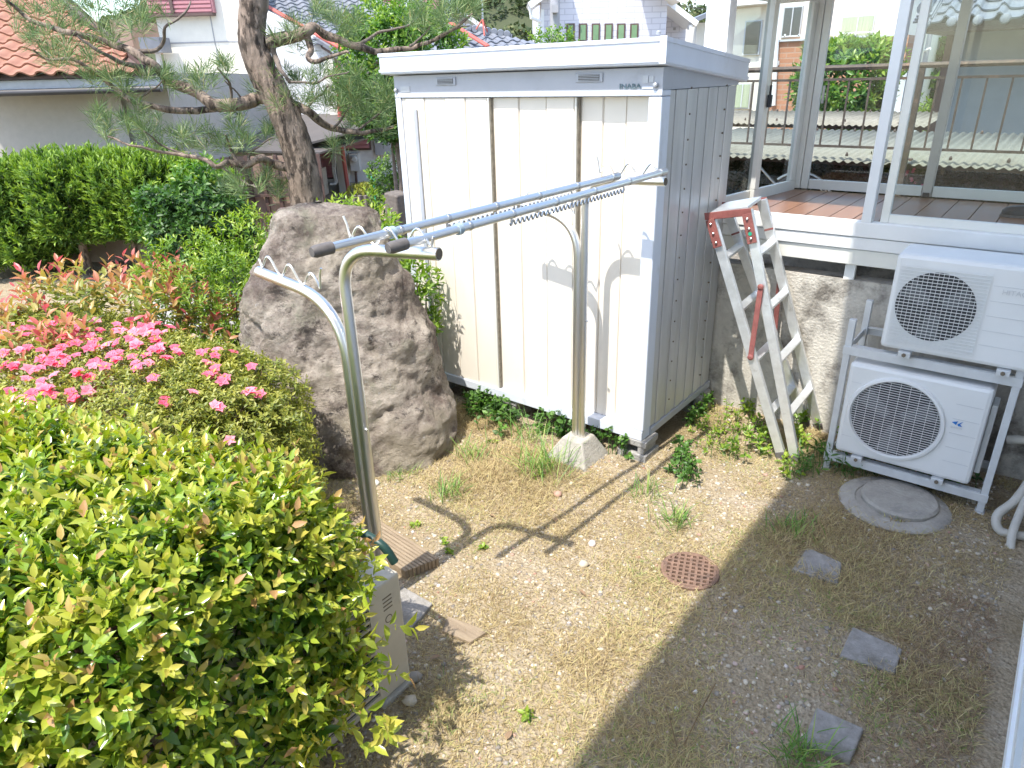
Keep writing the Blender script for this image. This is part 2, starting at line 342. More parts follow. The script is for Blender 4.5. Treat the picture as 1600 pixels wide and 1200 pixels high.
def shoots(P, Nn, k, ls, L, W, up=.6, spread=.35, tint=(.2, 1.), tl=.75, phi=(25, 70)):
    """leafy shoots: k leaves spiralling along an axis at each point; returns leaf frames"""
    n = len(P); A = unit(Nn*.7 + np.array([0, 0, up]) + rng.normal(size=(n, 3))*spread)
    U = unit(np.cross(A, rdir(n))); Wv = np.cross(A, U); out = []
    st = rng.uniform(0, 1, n); az0 = rng.uniform(0, 6.28, n); lsv = ls*rng.uniform(.6, 1.3, n)
    for i in range(k):
        t = (i+.3)/k; az = az0 + i*2.4; ph = np.radians(phi[1]+(phi[0]-phi[1])*t + rng.normal(0, 10, n))
        r = U*np.cos(az)[:, None] + Wv*np.sin(az)[:, None]
        D = A*np.cos(ph)[:, None] + r*np.sin(ph)[:, None]; Nv = A*np.sin(ph)[:, None] - r*np.cos(ph)[:, None]
        Nv = unit(Nv + rng.normal(size=(n, 3))*.25)
        sz = (1 - tl*.5*max(0, t-.5)*2)*rng.uniform(.6, 1.2, n)
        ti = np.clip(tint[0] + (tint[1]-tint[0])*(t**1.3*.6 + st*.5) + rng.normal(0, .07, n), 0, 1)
        out.append((P + A*(lsv*t)[:, None], D, Nv, L*sz, W*sz, ti))
    return [np.concatenate([o[j] for o in out]) for j in range(6)]

# ================================================================ SETTING: ground
def g_height(x, y):
    return .016*mnoise.noise(Vector((x*1.7, y*1.7, 3))) + .010*mnoise.noise(Vector((x*5, y*5, 9)))
def axis(a, b, step, far):
    core = list(np.arange(a, b+1e-6, step)); lo = []; hi = []; s = step; p = a
    while p > -far: s *= 1.35; p -= s; lo.append(p)
    s = step; p = b
    while p < far: s *= 1.35; p += s; hi.append(p)
    return lo[::-1] + core + hi
gxs = axis(-5.2, .6, .055, 700); gys = axis(.4, 4.9, .055, 700)
GV = []; 
for y in gys:
    for x in gxs:
        near = -5.3 < x < .7 and .3 < y < 5
        GV.append((x, y, g_height(x, y) if near else -.01))
nx = len(gxs); GT = []
for j in range(len(gys)-1):
    for i in range(nx-1):
        a = j*nx+i; GT += [(a, a+1, a+nx+1), (a, a+nx+1, a+nx)]
gm, t, b = nodes('ground_soil'); N = t.nodes.new; Lk = t.links.new
tc = N('ShaderNodeTexCoord')
def nz_(scale, det=8, ro=.65):
    n = N('ShaderNodeTexNoise'); n.inputs['Scale'].default_value = scale; n.inputs['Detail'].default_value = det; n.inputs['Roughness'].default_value = ro; Lk(tc.outputs['Object'], n.inputs['Vector']); return n
def mixc(f, a, b_):
    mx = N('ShaderNodeMix'); mx.data_type = 'RGBA'
    Lk(f, mx.inputs[0])
    for i, v in ((6, a), (7, b_)):
        if isinstance(v, tuple): mx.inputs[i].default_value = rgba(v)
        else: Lk(v, mx.inputs[i])
    return mx.outputs[2]
def ramp_(src, lo, hi):
    r = N('ShaderNodeMapRange'); r.inputs[1].default_value = lo; r.inputs[2].default_value = hi; Lk(src, r.inputs[0]); return r.outputs[0]
big = nz_(.9); mid = nz_(4.5); fine = nz_(55, 4, .7); vo = N('ShaderNodeTexVoronoi'); vo.inputs['Scale'].default_value = 75; Lk(tc.outputs['Object'], vo.inputs['Vector'])
c_ = mixc(ramp_(fine.outputs['Fac'], .35, .65), (.23, .18, .115), (.42, .345, .235))
sep = N('ShaderNodeSeparateColor'); Lk(vo.outputs['Color'], sep.inputs[0])
peb = mixc(sep.outputs[0], (.22, .18, .13), (.54, .465, .35))
c_ = mixc(ramp_(mid.outputs['Fac'], .50, .68), c_, peb)
c_ = mixc(ramp_(big.outputs['Fac'], .55, .66), c_, (.26, .20, .115))
c_ = mixc(ramp_(nz_(7).outputs['Fac'], .6, .72), c_, (.17, .135, .09))
Lk(c_, b.inputs['Base Color']); b.inputs['Roughness'].default_value = .95; b.inputs['Specular IOR Level'].default_value = .2
bp = N('ShaderNodeBump'); bp.inputs['Strength'].default_value = .7; bp.inputs['Distance'].default_value = .012; Lk(vo.outputs['Distance'], bp.inputs['Height'])
bp2 = N('ShaderNodeBump'); bp2.inputs['Strength'].default_value = .6; bp2.inputs['Distance'].default_value = .02; Lk(fine.outputs['Fac'], bp2.inputs['Height']); Lk(bp.outputs[0], bp2.inputs['Normal']); Lk(bp2.outputs[0], b.inputs['Normal'])
ground = link('ground', trimesh('ground', GV, GT, smooth=True), gm); tag(ground, kind='structure')

# ---------------- lawn: dry grass, gravel, pebbles
def patch(x, y): return mnoise.noise(Vector((x*1.3+5, y*1.3, 1.7)))*.6 + mnoise.noise(Vector((x*3.3, y*3.3+4, 7)))*.4
KEEP = [(gz(px_, py_).x, gz(px_, py_).y, r_) for px_, py_, r_ in ((1078, 893, .14), (1278, 880, .10), (1362, 1012, .115), (1302, 1140, .115), (1396, 788, .25))]
def ok_ground(x, y):
    if x > .2: return False
    if -3.85 < x < -1.76 and y > 3.5: return False
    if y > 4.6: return False
    return not any((x-a)**2+(y-b)**2 < r*r for a, b, r in KEEP)
def blades(n, test, lmin, lmax, w, tintf, lean=.8):
    P = []; Tn = []
    while len(P) < n:
        x = rng.uniform(-3.6, .25); y = rng.uniform(.45, 4.62)
        if not ok_ground(x, y): continue
        if x < -2.9 and y < 1.2: continue
        v = test(x, y)
        if rng.uniform() < v: P.append((x, y, g_height(x, y)-.002)); Tn.append(tintf(x, y))
    P = np.array(P); az = rng.uniform(0, 6.28, n); le = rng.uniform(.25, 1., n)*lean
    D = np.stack([np.cos(az)*le, np.sin(az)*le, np.full(n, .55)], 1); Nn = np.stack([-np.cos(az)*.5, -np.sin(az)*.5, np.full(n, .6)], 1) + rng.normal(size=(n, 3))*.3
    return leafarr(P, D, Nn, rng.uniform(lmin, lmax, n), np.full(n, w), np.clip(np.array(Tn), 0, 1), (LEAF2, LEAF2T), .35)
def den(x, y):
    d = .58 + 1.6*patch(x, y)
    if x > -.55 and y < 3.5: d *= .8
    return min(1, max(.04, d))
def tin(x, y):
    g = mnoise.noise(Vector((x*1.1-3, y*1.1+8, 5)))
    return rng.uniform(0, .8) + (.75*max(0, g) + (.42*max(0, patch(x*1.7+3, y*1.7)+.30) if x > -1.6 and y < 3.4 else 0))*rng.uniform(.2, 1.2)
dry = merge([blades(125000, den, .014, .046, .0030, tin, 1.0), blades(14000, lambda x, y: max(0, patch(x, y)*1.4), .04, .09, .003, tin, .8)])
o = leafobj('dry_grass', dry, 'straw', kind='stuff'); o['label'] = 'dry straw coloured lawn grass over the gravelly yard'; o['category'] = 'grass'
rg = blades(5500, lambda x, y: max(0, min(1, (x+.35)*2.2+.5*patch(x*2, y*2))) if x < .22 and y < 3.3 else 0, .02, .07, .003, lambda x, y: rng.uniform(0, 1), 1.1)
o = leafobj('withered_grass', rg, 'rust_grass', kind='stuff'); o['label'] = 'withered reddish brown grass beside the house wall'; o['category'] = 'grass'
# gravel
ICO = None
import bmesh
bmi = bmesh.new(); bmesh.ops.create_icosphere(bmi, subdivisions=1, radius=1)
ICV = np.array([v.co[:] for v in bmi.verts], np.float32); ICT = np.array([[v.index for v in f.verts] for f in bmi.faces], np.int32); bmi.free()
def stones(P, s, tint):
    n = len(P); k = len(ICV); sc = rng.uniform(.6, 1.25, (n, 1, 3))*s[:, None, None]; sc[:, :, 2] *= .6
    a = rng.uniform(0, 6.28, n); ca, sa = np.cos(a)[:, None], np.sin(a)[:, None]
    V = ICV[None]*sc*rng.uniform(.8, 1.2, (n, k, 1)); x = V[..., 0]*ca - V[..., 1]*sa; y = V[..., 0]*sa + V[..., 1]*ca
    V = np.stack([x, y, V[..., 2]], -1) + P[:, None, :]
    return V.reshape(-1, 3), (ICT[None] + (np.arange(n)*k)[:, None, None]).reshape(-1, 3), np.repeat(tint, len(ICT))
P = []
while len(P) < 7000:
    x = rng.uniform(-3.3, .22); y = rng.uniform(.5, 4.6)
    if ok_ground(x, y) and rng.uniform() < max(.05, .55-1.3*patch(x, y)): P.append((x, y, g_height(x, y)+.001))
P = np.array(P); s = rng.gamma(2.2, .0021, 7000)+.0028
o = leafobj('gravel', stones(P, np.minimum(s, .016), rng.uniform(0, 1, 7000)**1.0), 'pebble', kind='stuff'); o['label'] = 'fine pale gravel scattered through the thin dry lawn'; o['category'] = 'gravel'
for (x, y, s_, ti, lab) in ((872, 771, .035, .93, 'flat reddish stone lying on the dry lawn before the pole base'), (583, 757, .045, 1., 'white rounded stone on the lawn beside the near pole'), (925, 850, .03, .98, 'small white stone below the crossing pole shadows'),
                            (912, 882, .035, .6, 'tan stone lying left of the rusty drain cover'), (648, 1062, .05, .15, 'grey angular stone beside the beige unit'), (640, 1098, .03, .7, 'pale small stone near the beige unit foot')):
    p = gz(x, y); v, tt, cc = stones(np.array([[p.x, p.y, g_height(p.x, p.y)+s_*.25]]), np.array([s_]), np.array([ti]))
    o = leafobj('stone', (v, tt, cc), 'pebble', origin=(p.x, p.y, 0)); tag(o, lab, 'stone', 'loose stones on the yard'); o.data.polygons.foreach_set('use_smooth', [True]*len(o.data.polygons))

# gravel path beyond the azalea and low kerb
mb = MB(); a, b2, c2, d2 = gz(215, 520, .02), gz(420, 500, .02), gz(420, 430, .02), gz(250, 440, .02)
mb.prism([a, b2, c2, d2], (0, 0, -.05)); o = mb.build('path', mat('path_stone', (.36, .34, .31), .9, var=.2, scale=12, bump=.3)); tag(o, kind='structure')

# ================================================================ house at the right (camera leans out of its window)
hs = thing('own_house', 'white sided house at the right edge with a ground level window', 'house', (.8, 0, 0))
MB().box((.30, -6, 0), (6, 4.60, 5.9)).build('wall', 'white_wall', hs)
mb = MB(); mb.prism([(-1.075, -6.6, 5.75), (-1.075, -6.6, 5.88), (3.2, -6.6, 7.6), (7.4, -6.6, 5.88), (7.4, -6.6, 5.75), (3.2, -6.6, 7.45)], (0, 11.2, 0)); mb.build('roof', 'tile_grey', hs)
MB().box((.225, .2, .50), (.30, 3.05, .545)).build('window_sill', 'white_paint', hs)
wn = MB().box((.235, .2, .545), (.30, 3.05, .60)).build('window_frame', 'sash', hs)
MB().box((.262, .25, .602), (.272, 3.0, .70)).build('pane', mat('pane_sky', (.35, .43, .48), .05, spec=.7), wn)
for k in range(14):
    MB().box((.235+.0*k, .2, .705+.05*k), (.285, 3.05, .748+.05*k)).build('shutter_slat', 'white_paint', hs)

# ================================================================ concrete foundation wall and sunroom
WY = 4.64
fw = MB().box((-1.86, WY, -.05), (.295, WY+.14, 1.075)).build('foundation_wall', 'concrete_wall', origin=(-.8, WY, 0)); tag(fw, 'weathered grey concrete retaining wall under the sunroom', 'wall')
o = MB().box((-1.86, 5.62, -.05), (.295, 5.69, 1.176)).build('foundation_wall', 'concrete_wall', origin=(-.8, 5.65, 0)); tag(o, 'rear concrete wall in the dark gap under the sunroom floor', 'wall')  # added wall: closes the underfloor space from behind so the gap renders dark
FZ = 1.44; FY = 4.60; BY = 5.80; LX0, LX1, RX = -1.93, -1.75, .29
sr = thing('sunroom', 'white framed glass sunroom with a wooden deck floor behind the shed', 'sunroom', (-.8, 5.2, 0))
# support posts and base beams
MB().box((-1.0, FY+.045, 1.074), (-.94, FY+.08, 1.18)).build('support_leg', 'white_paint', sr)
for x in (-1.8, -.95, .2): MB().box((x-.04, BY-.1, 0), (x+.04, BY-.02, 1.20)).build('support_post', 'sash', sr)
MB().box((LX0, FY, 1.18), (RX, FY+.07, 1.275)).build('base_beam', 'sash', sr, bevel=.004)
MB().box((LX0, FY-.012, 1.279), (RX, FY+.06, 1.352)).build('base_beam', 'white_paint', sr, bevel=.004)
MB().box((LX0, FY-.02, 1.356), (RX, FY+.055, 1.446)).build('sill', 'white_paint', sr, bevel=.005)
MB().box((LX1-.1, BY-.06, 1.18), (RX, BY, 1.36)).build('base_beam', 'sash', sr)
MB().hexa([(LX0, FY+.07, 1.2), (LX0+.06, FY+.07, 1.2), (LX1+.06, BY-.06, 1.2), (LX1, BY-.06, 1.2), (LX0, FY+.07, 1.36), (LX0+.06, FY+.07, 1.36), (LX1+.06, BY-.06, 1.36), (LX1, BY-.06, 1.36)]).build('base_beam', 'sash', sr)
# deck planks run along X? seams in the picture run away from the viewer
nb = 15; x = LX0+.05
pw = (RX-.01-x)/nb
for k in range(nb):
    MB().box((x+k*pw+.003, FY+.057, FZ-.045), (x+(k+1)*pw-.003, BY-.055, FZ-.004+.001*(k % 2))).build('plank', 'deck', sr)
def post(x, y, w, d, m='white_paint', z0=1.446, z1=2.74, name='post'): return MB().box((x-w/2, y-d/2, z0), (x+w/2, y+d/2, z1)).build(name, m, sr, bevel=.004)
post(LX0-.02, FY+.02, .15, .11)                 # front left corner
post(-.915, FY+.02, .055, .075)                   # front post
post(-.825, FY+.045, .045, .04, 'sash')           # sliding sash stile
# front glass right of the post
MB().box((-.803, FY+.043, 1.50), (.26, FY+.048, 2.70)).build('pane', 'glass', sr)
MB().box((-.803, FY+.03, 1.447), (.26, FY+.062, 1.495)).build('sash_rail', 'sash', sr)
# back wall: corner post, sashes
post(LX1+.035, BY-.03, .11, .07, 'sash'); post(LX1+.12, BY-.05, .05, .035, 'sash', 1.447)
post(-.79, BY-.03, .06, .06, 'sash_grey'); post(.25, BY-.03, .06, .06, 'sash')
for x0, x1 in ((LX1+.15, -.825), (-.755, .215)):
    MB().box((x0, BY-.05, 1.447), (x1, BY-.015, 1.515)).build('sash_rail', 'sash', sr)
    MB().box((x0, BY-.034, 1.516), (x1, BY-.029, 2.70)).build('pane', 'glass', sr)
# left wall: two sashes
def lx(y): return LX0 + (LX1-LX0)*(y-FY)/(BY-FY) + .03
def lbeam(y0, y1, z0, z1, w, m, name, off=0):
    a = lx(y0)+off; b_ = lx(y1)+off
    return MB().hexa([(a-w/2, y0, z0), (a+w/2, y0, z0), (b_+w/2, y1, z0), (b_-w/2, y1, z0), (a-w/2, y0, z1), (a+w/2, y0, z1), (b_+w/2, y1, z1), (b_-w/2, y1, z1)]).build(name, m, sr, bevel=.003 if w > .02 else 0)
lbeam(FY+.09, BY-.07, 1.362, 1.43, .07, 'sash', 'sill')
lbeam(FY+.09, 5.17, 1.434, 1.50, .03, 'sash', 'sash_rail', -.014); lbeam(5.10, BY-.07, 1.434, 1.51, .03, 'sash', 'sash_rail', .02)
lbeam(5.10, 5.16, 1.512, 2.72, .035, 'sash', 'sash_stile', .02); lbeam(5.12, 5.19, 1.502, 2.72, .028, 'sash_grey', 'sash_stile', -.014); lbeam(BY-.15, BY-.085, 1.512, 2.72, .035, 'sash', 'sash_stile', .02)
lbeam(FY+.09, 5.118, 1.502, 2.72, .005, 'glass', 'pane', -.014); lbeam(5.162, BY-.152, 1.512, 2.72, .005, 'glass', 'pane', .02)
pt = gy(1190, 125, 5.13); MB().box((lx(5.13)+.045, 5.115, 2.06), (lx(5.13)+.07, 5.145, 2.14)).box((lx(5.13)+.05, 5.122, 2.12), (lx(5.13)+.062, 5.138, 2.20)).build('lock', 'black', sr)
MB().box((LX1+.16, BY-.0745, 2.06), (LX1+.175, BY-.066, 2.18)).build('finger_pull', 'sash_grey', sr)
MB().box((-.81, BY-.08, 1.447), (-.77, BY-.065, 1.475)).build('stopper', 'black', sr)
# roof of the sunroom
MB().box((LX0-.1, FY-.05, 2.745), (RX, BY+.05, 2.84)).build('roof', 'white_paint', sr)
# shoe on the deck
sp = gz(1585, 338, FZ); sh = thing('shoe', 'black shoe lying on the sunroom deck at the right', 'shoe', (sp.x+.02, sp.y, FZ))
mb = MB(); X0, Y0 = sp.x-.07, sp.y
prof = [(0, .018, .022), (.015, .036, .036), (.05, .047, .048), (.10, .05, .055), (.15, .043, .068), (.19, .04, .085), (.25, .038, .08), (.268, .028, .074)]
k0 = len(mb.v)
for (u, w_, h_) in prof:
    for (aa, bb) in ((-1, 0), (-1, .55), (-.55, 1), (.55, 1), (1, .55), (1, 0)): mb.v.append((X0+u, Y0+aa*w_, FZ+.012+bb*h_))
for i in range(len(prof)-1):
    for j in range(6):
        a = i*6+j; b_ = i*6+(j+1) % 6; mb.f.append((a, b_, b_+6, a+6))
mb.f.append(tuple(range(6))); mb.f.append(tuple(42+j for j in range(5, -1, -1)))
mb.build('upper', 'shoe', sh, smooth=True)
MB().prism([(X0-.005, Y0-.03, FZ-.002), (X0+.05, Y0-.054, FZ-.002), (X0+.2, Y0-.046, FZ-.002), (X0+.275, Y0-.04, FZ-.002), (X0+.275, Y0+.04, FZ-.002), (X0+.2, Y0+.046, FZ-.002), (X0+.05, Y0+.054, FZ-.002), (X0-.005, Y0+.03, FZ-.002)], (0, 0, .014)).build('sole', 'rubber', sh)

# ================================================================ storage shed
SX0, SX1, SY0, SY1, SZ0 = -3.80, -1.79, 3.56, 4.60, .14
sd = thing('storage_shed', 'cream and grey steel storage shed with three sliding doors', 'shed', ((SX0+SX1)/2, (SY0+SY1)/2, SZ0))
MB().box((SX0+.03, SY0+.11, SZ0), (SX1-.03, SY1-.01, SZ0+.05)).build('floor', 'shed_grey', sd)
MB().box((SX0, SY0-.01, SZ0), (SX1, SY0+.10, SZ0+.065)).build('base_rail', 'shed_white', sd, bevel=.005)
MB().box((SX1-.05, SY0+.101, SZ0), (SX1+.008, SY1, SZ0+.05)).build('base_rail', 'shed_grey', sd, bevel=.004)
MB().box((SX0, SY0+.101, SZ0), (SX0+.05, SY1, SZ0+.05)).build('base_rail', 'shed_grey', sd)
HB, HT = 2.215, 2.325     # header band
MB().box((SX0, SY0-.004, SZ0+.066), (SX0+.055, SY0+.10, HB-.03)).build('corner_post', 'shed_white', sd, bevel=.006)
MB().box((SX1-.075, SY0-.004, SZ0+.066), (SX1+.004, SY0+.10, HB-.03)).build('corner_post', 'shed_white', sd, bevel=.008)
MB().box((SX0, SY0-.006, HB-.028), (SX1+.004, SY0+.10, HB)).build('header_rail', 'shed_white', sd, bevel=.005)
MB().box((SX0, SY0, HB+.001), (SX1+.003, SY0+.10, HT)).build('header', 'shed_grey', sd)
# doors: ribbed sheets
def door(x0, x1, y, ribs, name='door'):
    mb = MB(); n = ribs; w = (x1-x0-.05)/n; zs = (SZ0+.068, HB-.032); pts = [(x0, 0), (x0+.028, 0)]
    for k in range(n):
        a = x0+.03+k*w; pts += [(a, -.002), (a+.004, .007), (a+.006, .007), (a+.010, -.002 if k % 2 else -.006), (a+w-.002, -.002 if k % 2 else -.006)]
    pts += [(x1-.022, 0), (x1, 0)]
    v = [(p[0], y+p[1], zs[0]) for p in pts] + [(p[0], y+p[1], zs[1]) for p in pts]; m = len(pts)
    v += [(x0, y+.035, zs[0]), (x1, y+.035, zs[0]), (x0, y+.035, zs[1]), (x1, y+.035, zs[1])]
    f = [(i, i+1, m+i+1, m+i) for i in range(m-1)] + [(m-1, 2*m+1, 2*m+3, 2*m-1), (2*m, 0, m, 2*m+2), (2*m+1, 2*m, 2*m+2, 2*m+3)]
    f += [tuple([2*m, 2*m+1]+list(range(m-1, -1, -1))), tuple([2*m+3, 2*m+2]+list(range(m, 2*m)))]
    return mb.add(v, f).build(name, 'shed_cream', sd, fix=False)
xa = SX0+.057; xb = SX1-.077; d1 = gy(768, 300, SY0).x; d2 = gy(895, 300, SY0).x
door(xa, d1+.004, SY0+.007, 4); door(d1-.02, d2+.004, SY0+.034, 3); door(d2-.02, xb, SY0+.066, 3)
MB().box((d1+.006, SY0+.006, SZ0+.07), (d1+.0105, SY0+.031, HB-.034)).build('door_edge', 'seam', sd)
MB().box((d2+.006, SY0+.034, SZ0+.07), (d2+.0105, SY0+.063, HB-.034)).build('door_edge', 'seam', sd)
MB().box((d1-.005, SY0-.003, SZ0+.07), (d1+.005, SY0+.004, HB-.034)).build('door_trim', 'sash', sd)
MB().box((d2-.005, SY0+.022, SZ0+.07), (d2+.005, SY0+.030, HB-.034)).build('door_trim', 'sash', sd)
hx = gy(656, 250, SY0).x
MB().box((hx-.016, SY0-.014, SZ0+.12), (hx+.016, SY0-.0005, HB-.10)).build('handle_strip', 'shed_grey', sd, bevel=.004)
# side wall panels
ns = 13; w = (SY1-SY0-.112)/ns
for k in range(ns):
    y0 = SY0+.105+k*w; off = .0 if k % 2 else -.006
    me = MB().box((SX1-.045, y0+.0015, SZ0+.052), (SX1+.0+off, y0+w-.0015, HB-.002)).build('side_panel', 'shed_side', sd, bevel=.003)
MB().box((SX1-.06, SY0+.106, SZ0+.052), (SX1-.0455, SY1-.002, HT)).build('side_backing', 'shed_grey', sd)
MB().box((SX1-.044, SY0+.102, HB+.001), (SX1+.001, SY1, HT)).build('side_header', 'shed_grey', sd)
MB().box((SX0, SY0+.102, SZ0+.052), (SX0+.03, SY1-.02, HT)).build('left_wall', 'shed_side', sd)
MB().box((SX0+.031, SY1-.018, SZ0+.052), (SX1-.061, SY1-.001, HT)).build('back_wall', 'shed_side', sd)
for z in (.75, 1.25, 1.75): pass
for k in range(15):
    mb = MB(); mb.lathe((SX1+.001, SY0+.105+w*3.5, SZ0+.16+k*.137), [(.006, -.004), (.006, .003), (.003, .005)], 6, (1, 0, 0)); mb.build('side_bolt', 'dark_gap', sd); mb = MB(); mb.lathe((SX1+.001, SY0+.105+w*10.5, SZ0+.16+k*.137), [(.006, -.004), (.006, .003), (.003, .005)], 6, (1, 0, 0)); mb.build('side_bolt', 'dark_gap', sd)

# roof with fascia, sloping to the back
rx0, rx1, ry0, ry1 = SX0-.07, SX1+.035, SY0-.055, SY1+.06
def rz(y, top): return (HT+.14 if top else HT+.0) - (y-ry0)*.09
rf = MB().hexa([(rx0, ry0, rz(ry0, 0)+.012), (rx1, ry0, rz(ry0, 0)+.012), (rx1, ry1, rz(ry1, 0)+.012), (rx0, ry1, rz(ry1, 0)+.012), (rx0, ry0, rz(ry0, 1)), (rx1, ry0, rz(ry0, 1)), (rx1, ry1, rz(ry1, 1)), (rx0, ry1, rz(ry1, 1))]).build('roof', 'shed_white', sd, bevel=.006)
for zz, hh, off in ((HT+.022, .018, .006), (HT+.117, .022, .005)):
    MB().box((rx0-off, ry0-off, zz), (rx1+off, ry0-.0005, zz+hh)).build('fascia_lip', 'shed_white', rf, bevel=.003)
    o = MB().hexa([(rx1+.0005, ry0-off, zz), (rx1+off, ry0-off, zz), (rx1+off, ry1, zz-(ry1-ry0)*.09), (rx1+.0005, ry1, zz-(ry1-ry0)*.09), (rx1+.0005, ry0-off, zz+hh), (rx1+off, ry0-off, zz+hh), (rx1+off, ry1, zz+hh-(ry1-ry0)*.09), (rx1+.0005, ry1, zz+hh-(ry1-ry0)*.09)]).build('fascia_lip', 'shed_white', rf)
MB().box((rx1-.03, ry0-.009, HT+.014), (rx1+.009, ry0-.0062, HT+.142)).build('corner_cap', 'shed_white', rf, bevel=.002)
for (x, z) in ((SX1-.035, HB-.005+.03), (SX0+.02, HB+.02), (rx1-.06, HT+.15)):
    MB().lathe((x, SY0-.004 if z < HT else ry0+.03, z-.0), [(.013, 0), (.013, .012), (.007, .018)], 10, (0, -1, 0) if z < HT else (0, 0, 1)).build('bolt', 'plate', sd, smooth=True)
# vents in the header
for cx_ in (gy(697, 131, SY0).x, gy(921, 128, SY0).x):
    v_ = MB().box((cx_-.088, SY0-.008, HB+.046), (cx_+.088, SY0-.0005, HB+.092)).build('vent', 'shed_grey', sd, bevel=.003)
    MB().box((cx_-.068, SY0-.0095, HB+.053), (cx_+.068, SY0-.0082, HB+.085)).build('vent_slot', 'black', v_)
    for k in range(4): MB().box((cx_-.068, SY0-.013, HB+.0555+k*.008), (cx_+.068, SY0-.0096, HB+.0585+k*.008)).build('vent_louvre', 'plate', v_)
def text(body, size, depth, name, material, parent, mw):
    cu = bpy.data.curves.new(name, 'FONT'); cu.body = body; cu.size = size; cu.extrude = depth; cu.align_x = 'LEFT'
    o = bpy.data.objects.new(name, cu); col.objects.link(o); dg = bpy.context.evaluated_depsgraph_get(); me = bpy.data.meshes.new_from_object(o.evaluated_get(dg))
    bpy.data.objects.remove(o); me.transform(mw); me.name = name; me.materials.clear()
    return link(name, me, material, parent)
FRONT = Matrix.Rotation(R_(90), 4, 'X')
lp = gy(976, 143, SY0-.003)
text('INABA', .045, .002, 'lettering', 'letter', sd, Matrix.Translation((lp.x-.035, SY0-.003, HB+.010)) @ FRONT @ Matrix.Diagonal((1.0, .8, 1, 1)))
np_ = MB().box((SX1-.115, SY0-.004, HB+.008), (SX1-.05, SY0-.0005, HB+.02)).build('name_plate', 'shed_white', sd)
MB().box((SX1-.115, SY0-.003, HB+.035), (SX1-.082, SY0-.0005, HB+.072)).box((SX1-.075, SY0-.003, HB+.04), (SX1-.05, SY0-.0005, HB+.068)).build('sticker', 'plate', sd)
MB().box((SX0+.06, SY0-.003, HB+.008), (SX0+.15, SY0-.0005, HB+.045)).build('sticker', 'plate', sd)
# blocks under the shed
for (x, y, lab) in ((-1.86, 3.60, 'hollow concrete block under the right front corner of the shed'), (-2.92, 3.62, 'grey concrete block under the middle of the shed front'), (-3.7, 3.62, 'grey concrete block under the left front of the shed'), (-1.86, 4.45, 'concrete block under the rear right corner of the shed')):
    t_ = thing('concrete_block', lab, 'block', (x, y, 0), 'blocks carrying the shed')
    MB().box((x-.10, y-.06, -.02), (x+.11, y+.13, .045)).build('lower_slab', 'block', t_, bevel=.006)
    MB().box((x-.09, y-.05, .046), (x-.05, y+.12, .095)).build('web', 'block', t_, bevel=.004); MB().box((x+.045, y-.05, .046), (x+.09, y+.12, .095)).build('web', 'block', t_, bevel=.004)
    MB().box((x-.09, y-.055, .096), (x+.105, y+.12, .1385)).build('upper_slab', 'block', t_, bevel=.005)

# ================================================================ laundry pole stands
def stand(base, tipL, tipR, zl, zr, zsplitL, zsplitR, label, nearbase):
    bx, by = base; t_ = thing('laundry_stand', label, 'laundry stand', (bx, by, 0), 'stainless laundry pole stands')
    r = .0235
    if nearbase:
        mb = MB(); z1 = .15; a = .165; c = .075
        mb.hexa([(bx-a-.02, by-a, -.03), (bx+a, by-a, -.03), (bx+a, by+a, -.03), (bx-a-.02, by+a, -.03), (bx-c, by-c, z1), (bx+c, by-c, z1), (bx+c, by+c, z1), (bx-c, by+c, z1)])
        mb.build('base', 'concrete', t_, bevel=.012)
    out = []
    for side, tip, zt, zs in ((-1, tipL, zl, zsplitL), (1, tipR, zr, zsplitR)):
        off = .024*side; p0 = (bx+off, by, .08); zb = zt - (.05 if side < 0 else .0)
        path = bend([p0, (bx+off, by, zb - .02), (tip[0], tip[1], zt)], 12, .26 if side < 0 else .17)
        mb = MB(); mb.tube(path, r, 14); mb.build('arm_tube', 'steel', t_, smooth=True)
        e = Vector(path[-1]); d = (e-Vector(path[-2])).normalized(); MB().tube([e-d*.01, e+d*.0015], r*.86, 12).build('tube_end', 'dark_gap', t_)
        # wavy hook wire on top of the arm
        d.normalize(); a0 = e - d*.42; n = 40; wp = []
        for k in range(n+1):
            u = k/n; s_ = u*.40; ph = u*2*math.pi*3 ; h = .035 + .032*(-math.cos(ph)) if True else 0
            if u < .04: h = .075
            wp.append(a0 + d*s_ + Vector((0, 0, r + h - .004)))
        wp[0] = wp[1] + Vector((0, 0, .03)) - d*.012; wp[-1] = wp[-2] + Vector((0, 0, .035)) + d*.012
        MB().tube(wp, .0048, 7).build('hook_wire', 'steel', t_, smooth=True)
        out.append((e, d))
    MB().lathe((bx+.05, by-.01, .95), [(.006, 0), (.006, .016), (.003, .02)], 8, (1, -.4, 0)).build('screw', 'steel_dull', t_)
    return out
nR = gx(686, 397, -1.70); nL = gx(404, 424, -2.70)
NB = (-2.175, 1.66); FB = (-2.155, 3.375)
tipsN = stand(NB, (nL.x, nL.y), (nR.x, nR.y), nL.z, nR.z, 1.2, 1.4, 'tall stainless laundry stand in front of the boulder, nearer of the two', False)
fR = gy(1040, 284, 3.36); fL = gy(838, 337, 3.36)
fLx = fR.x - 1.02
tipsF = stand(FB, (-2.60, 3.37), (fR.x, 3.36), 1.60, fR.z, 1.2, 1.4, 'stainless laundry stand on a concrete base before the shed doors', True)
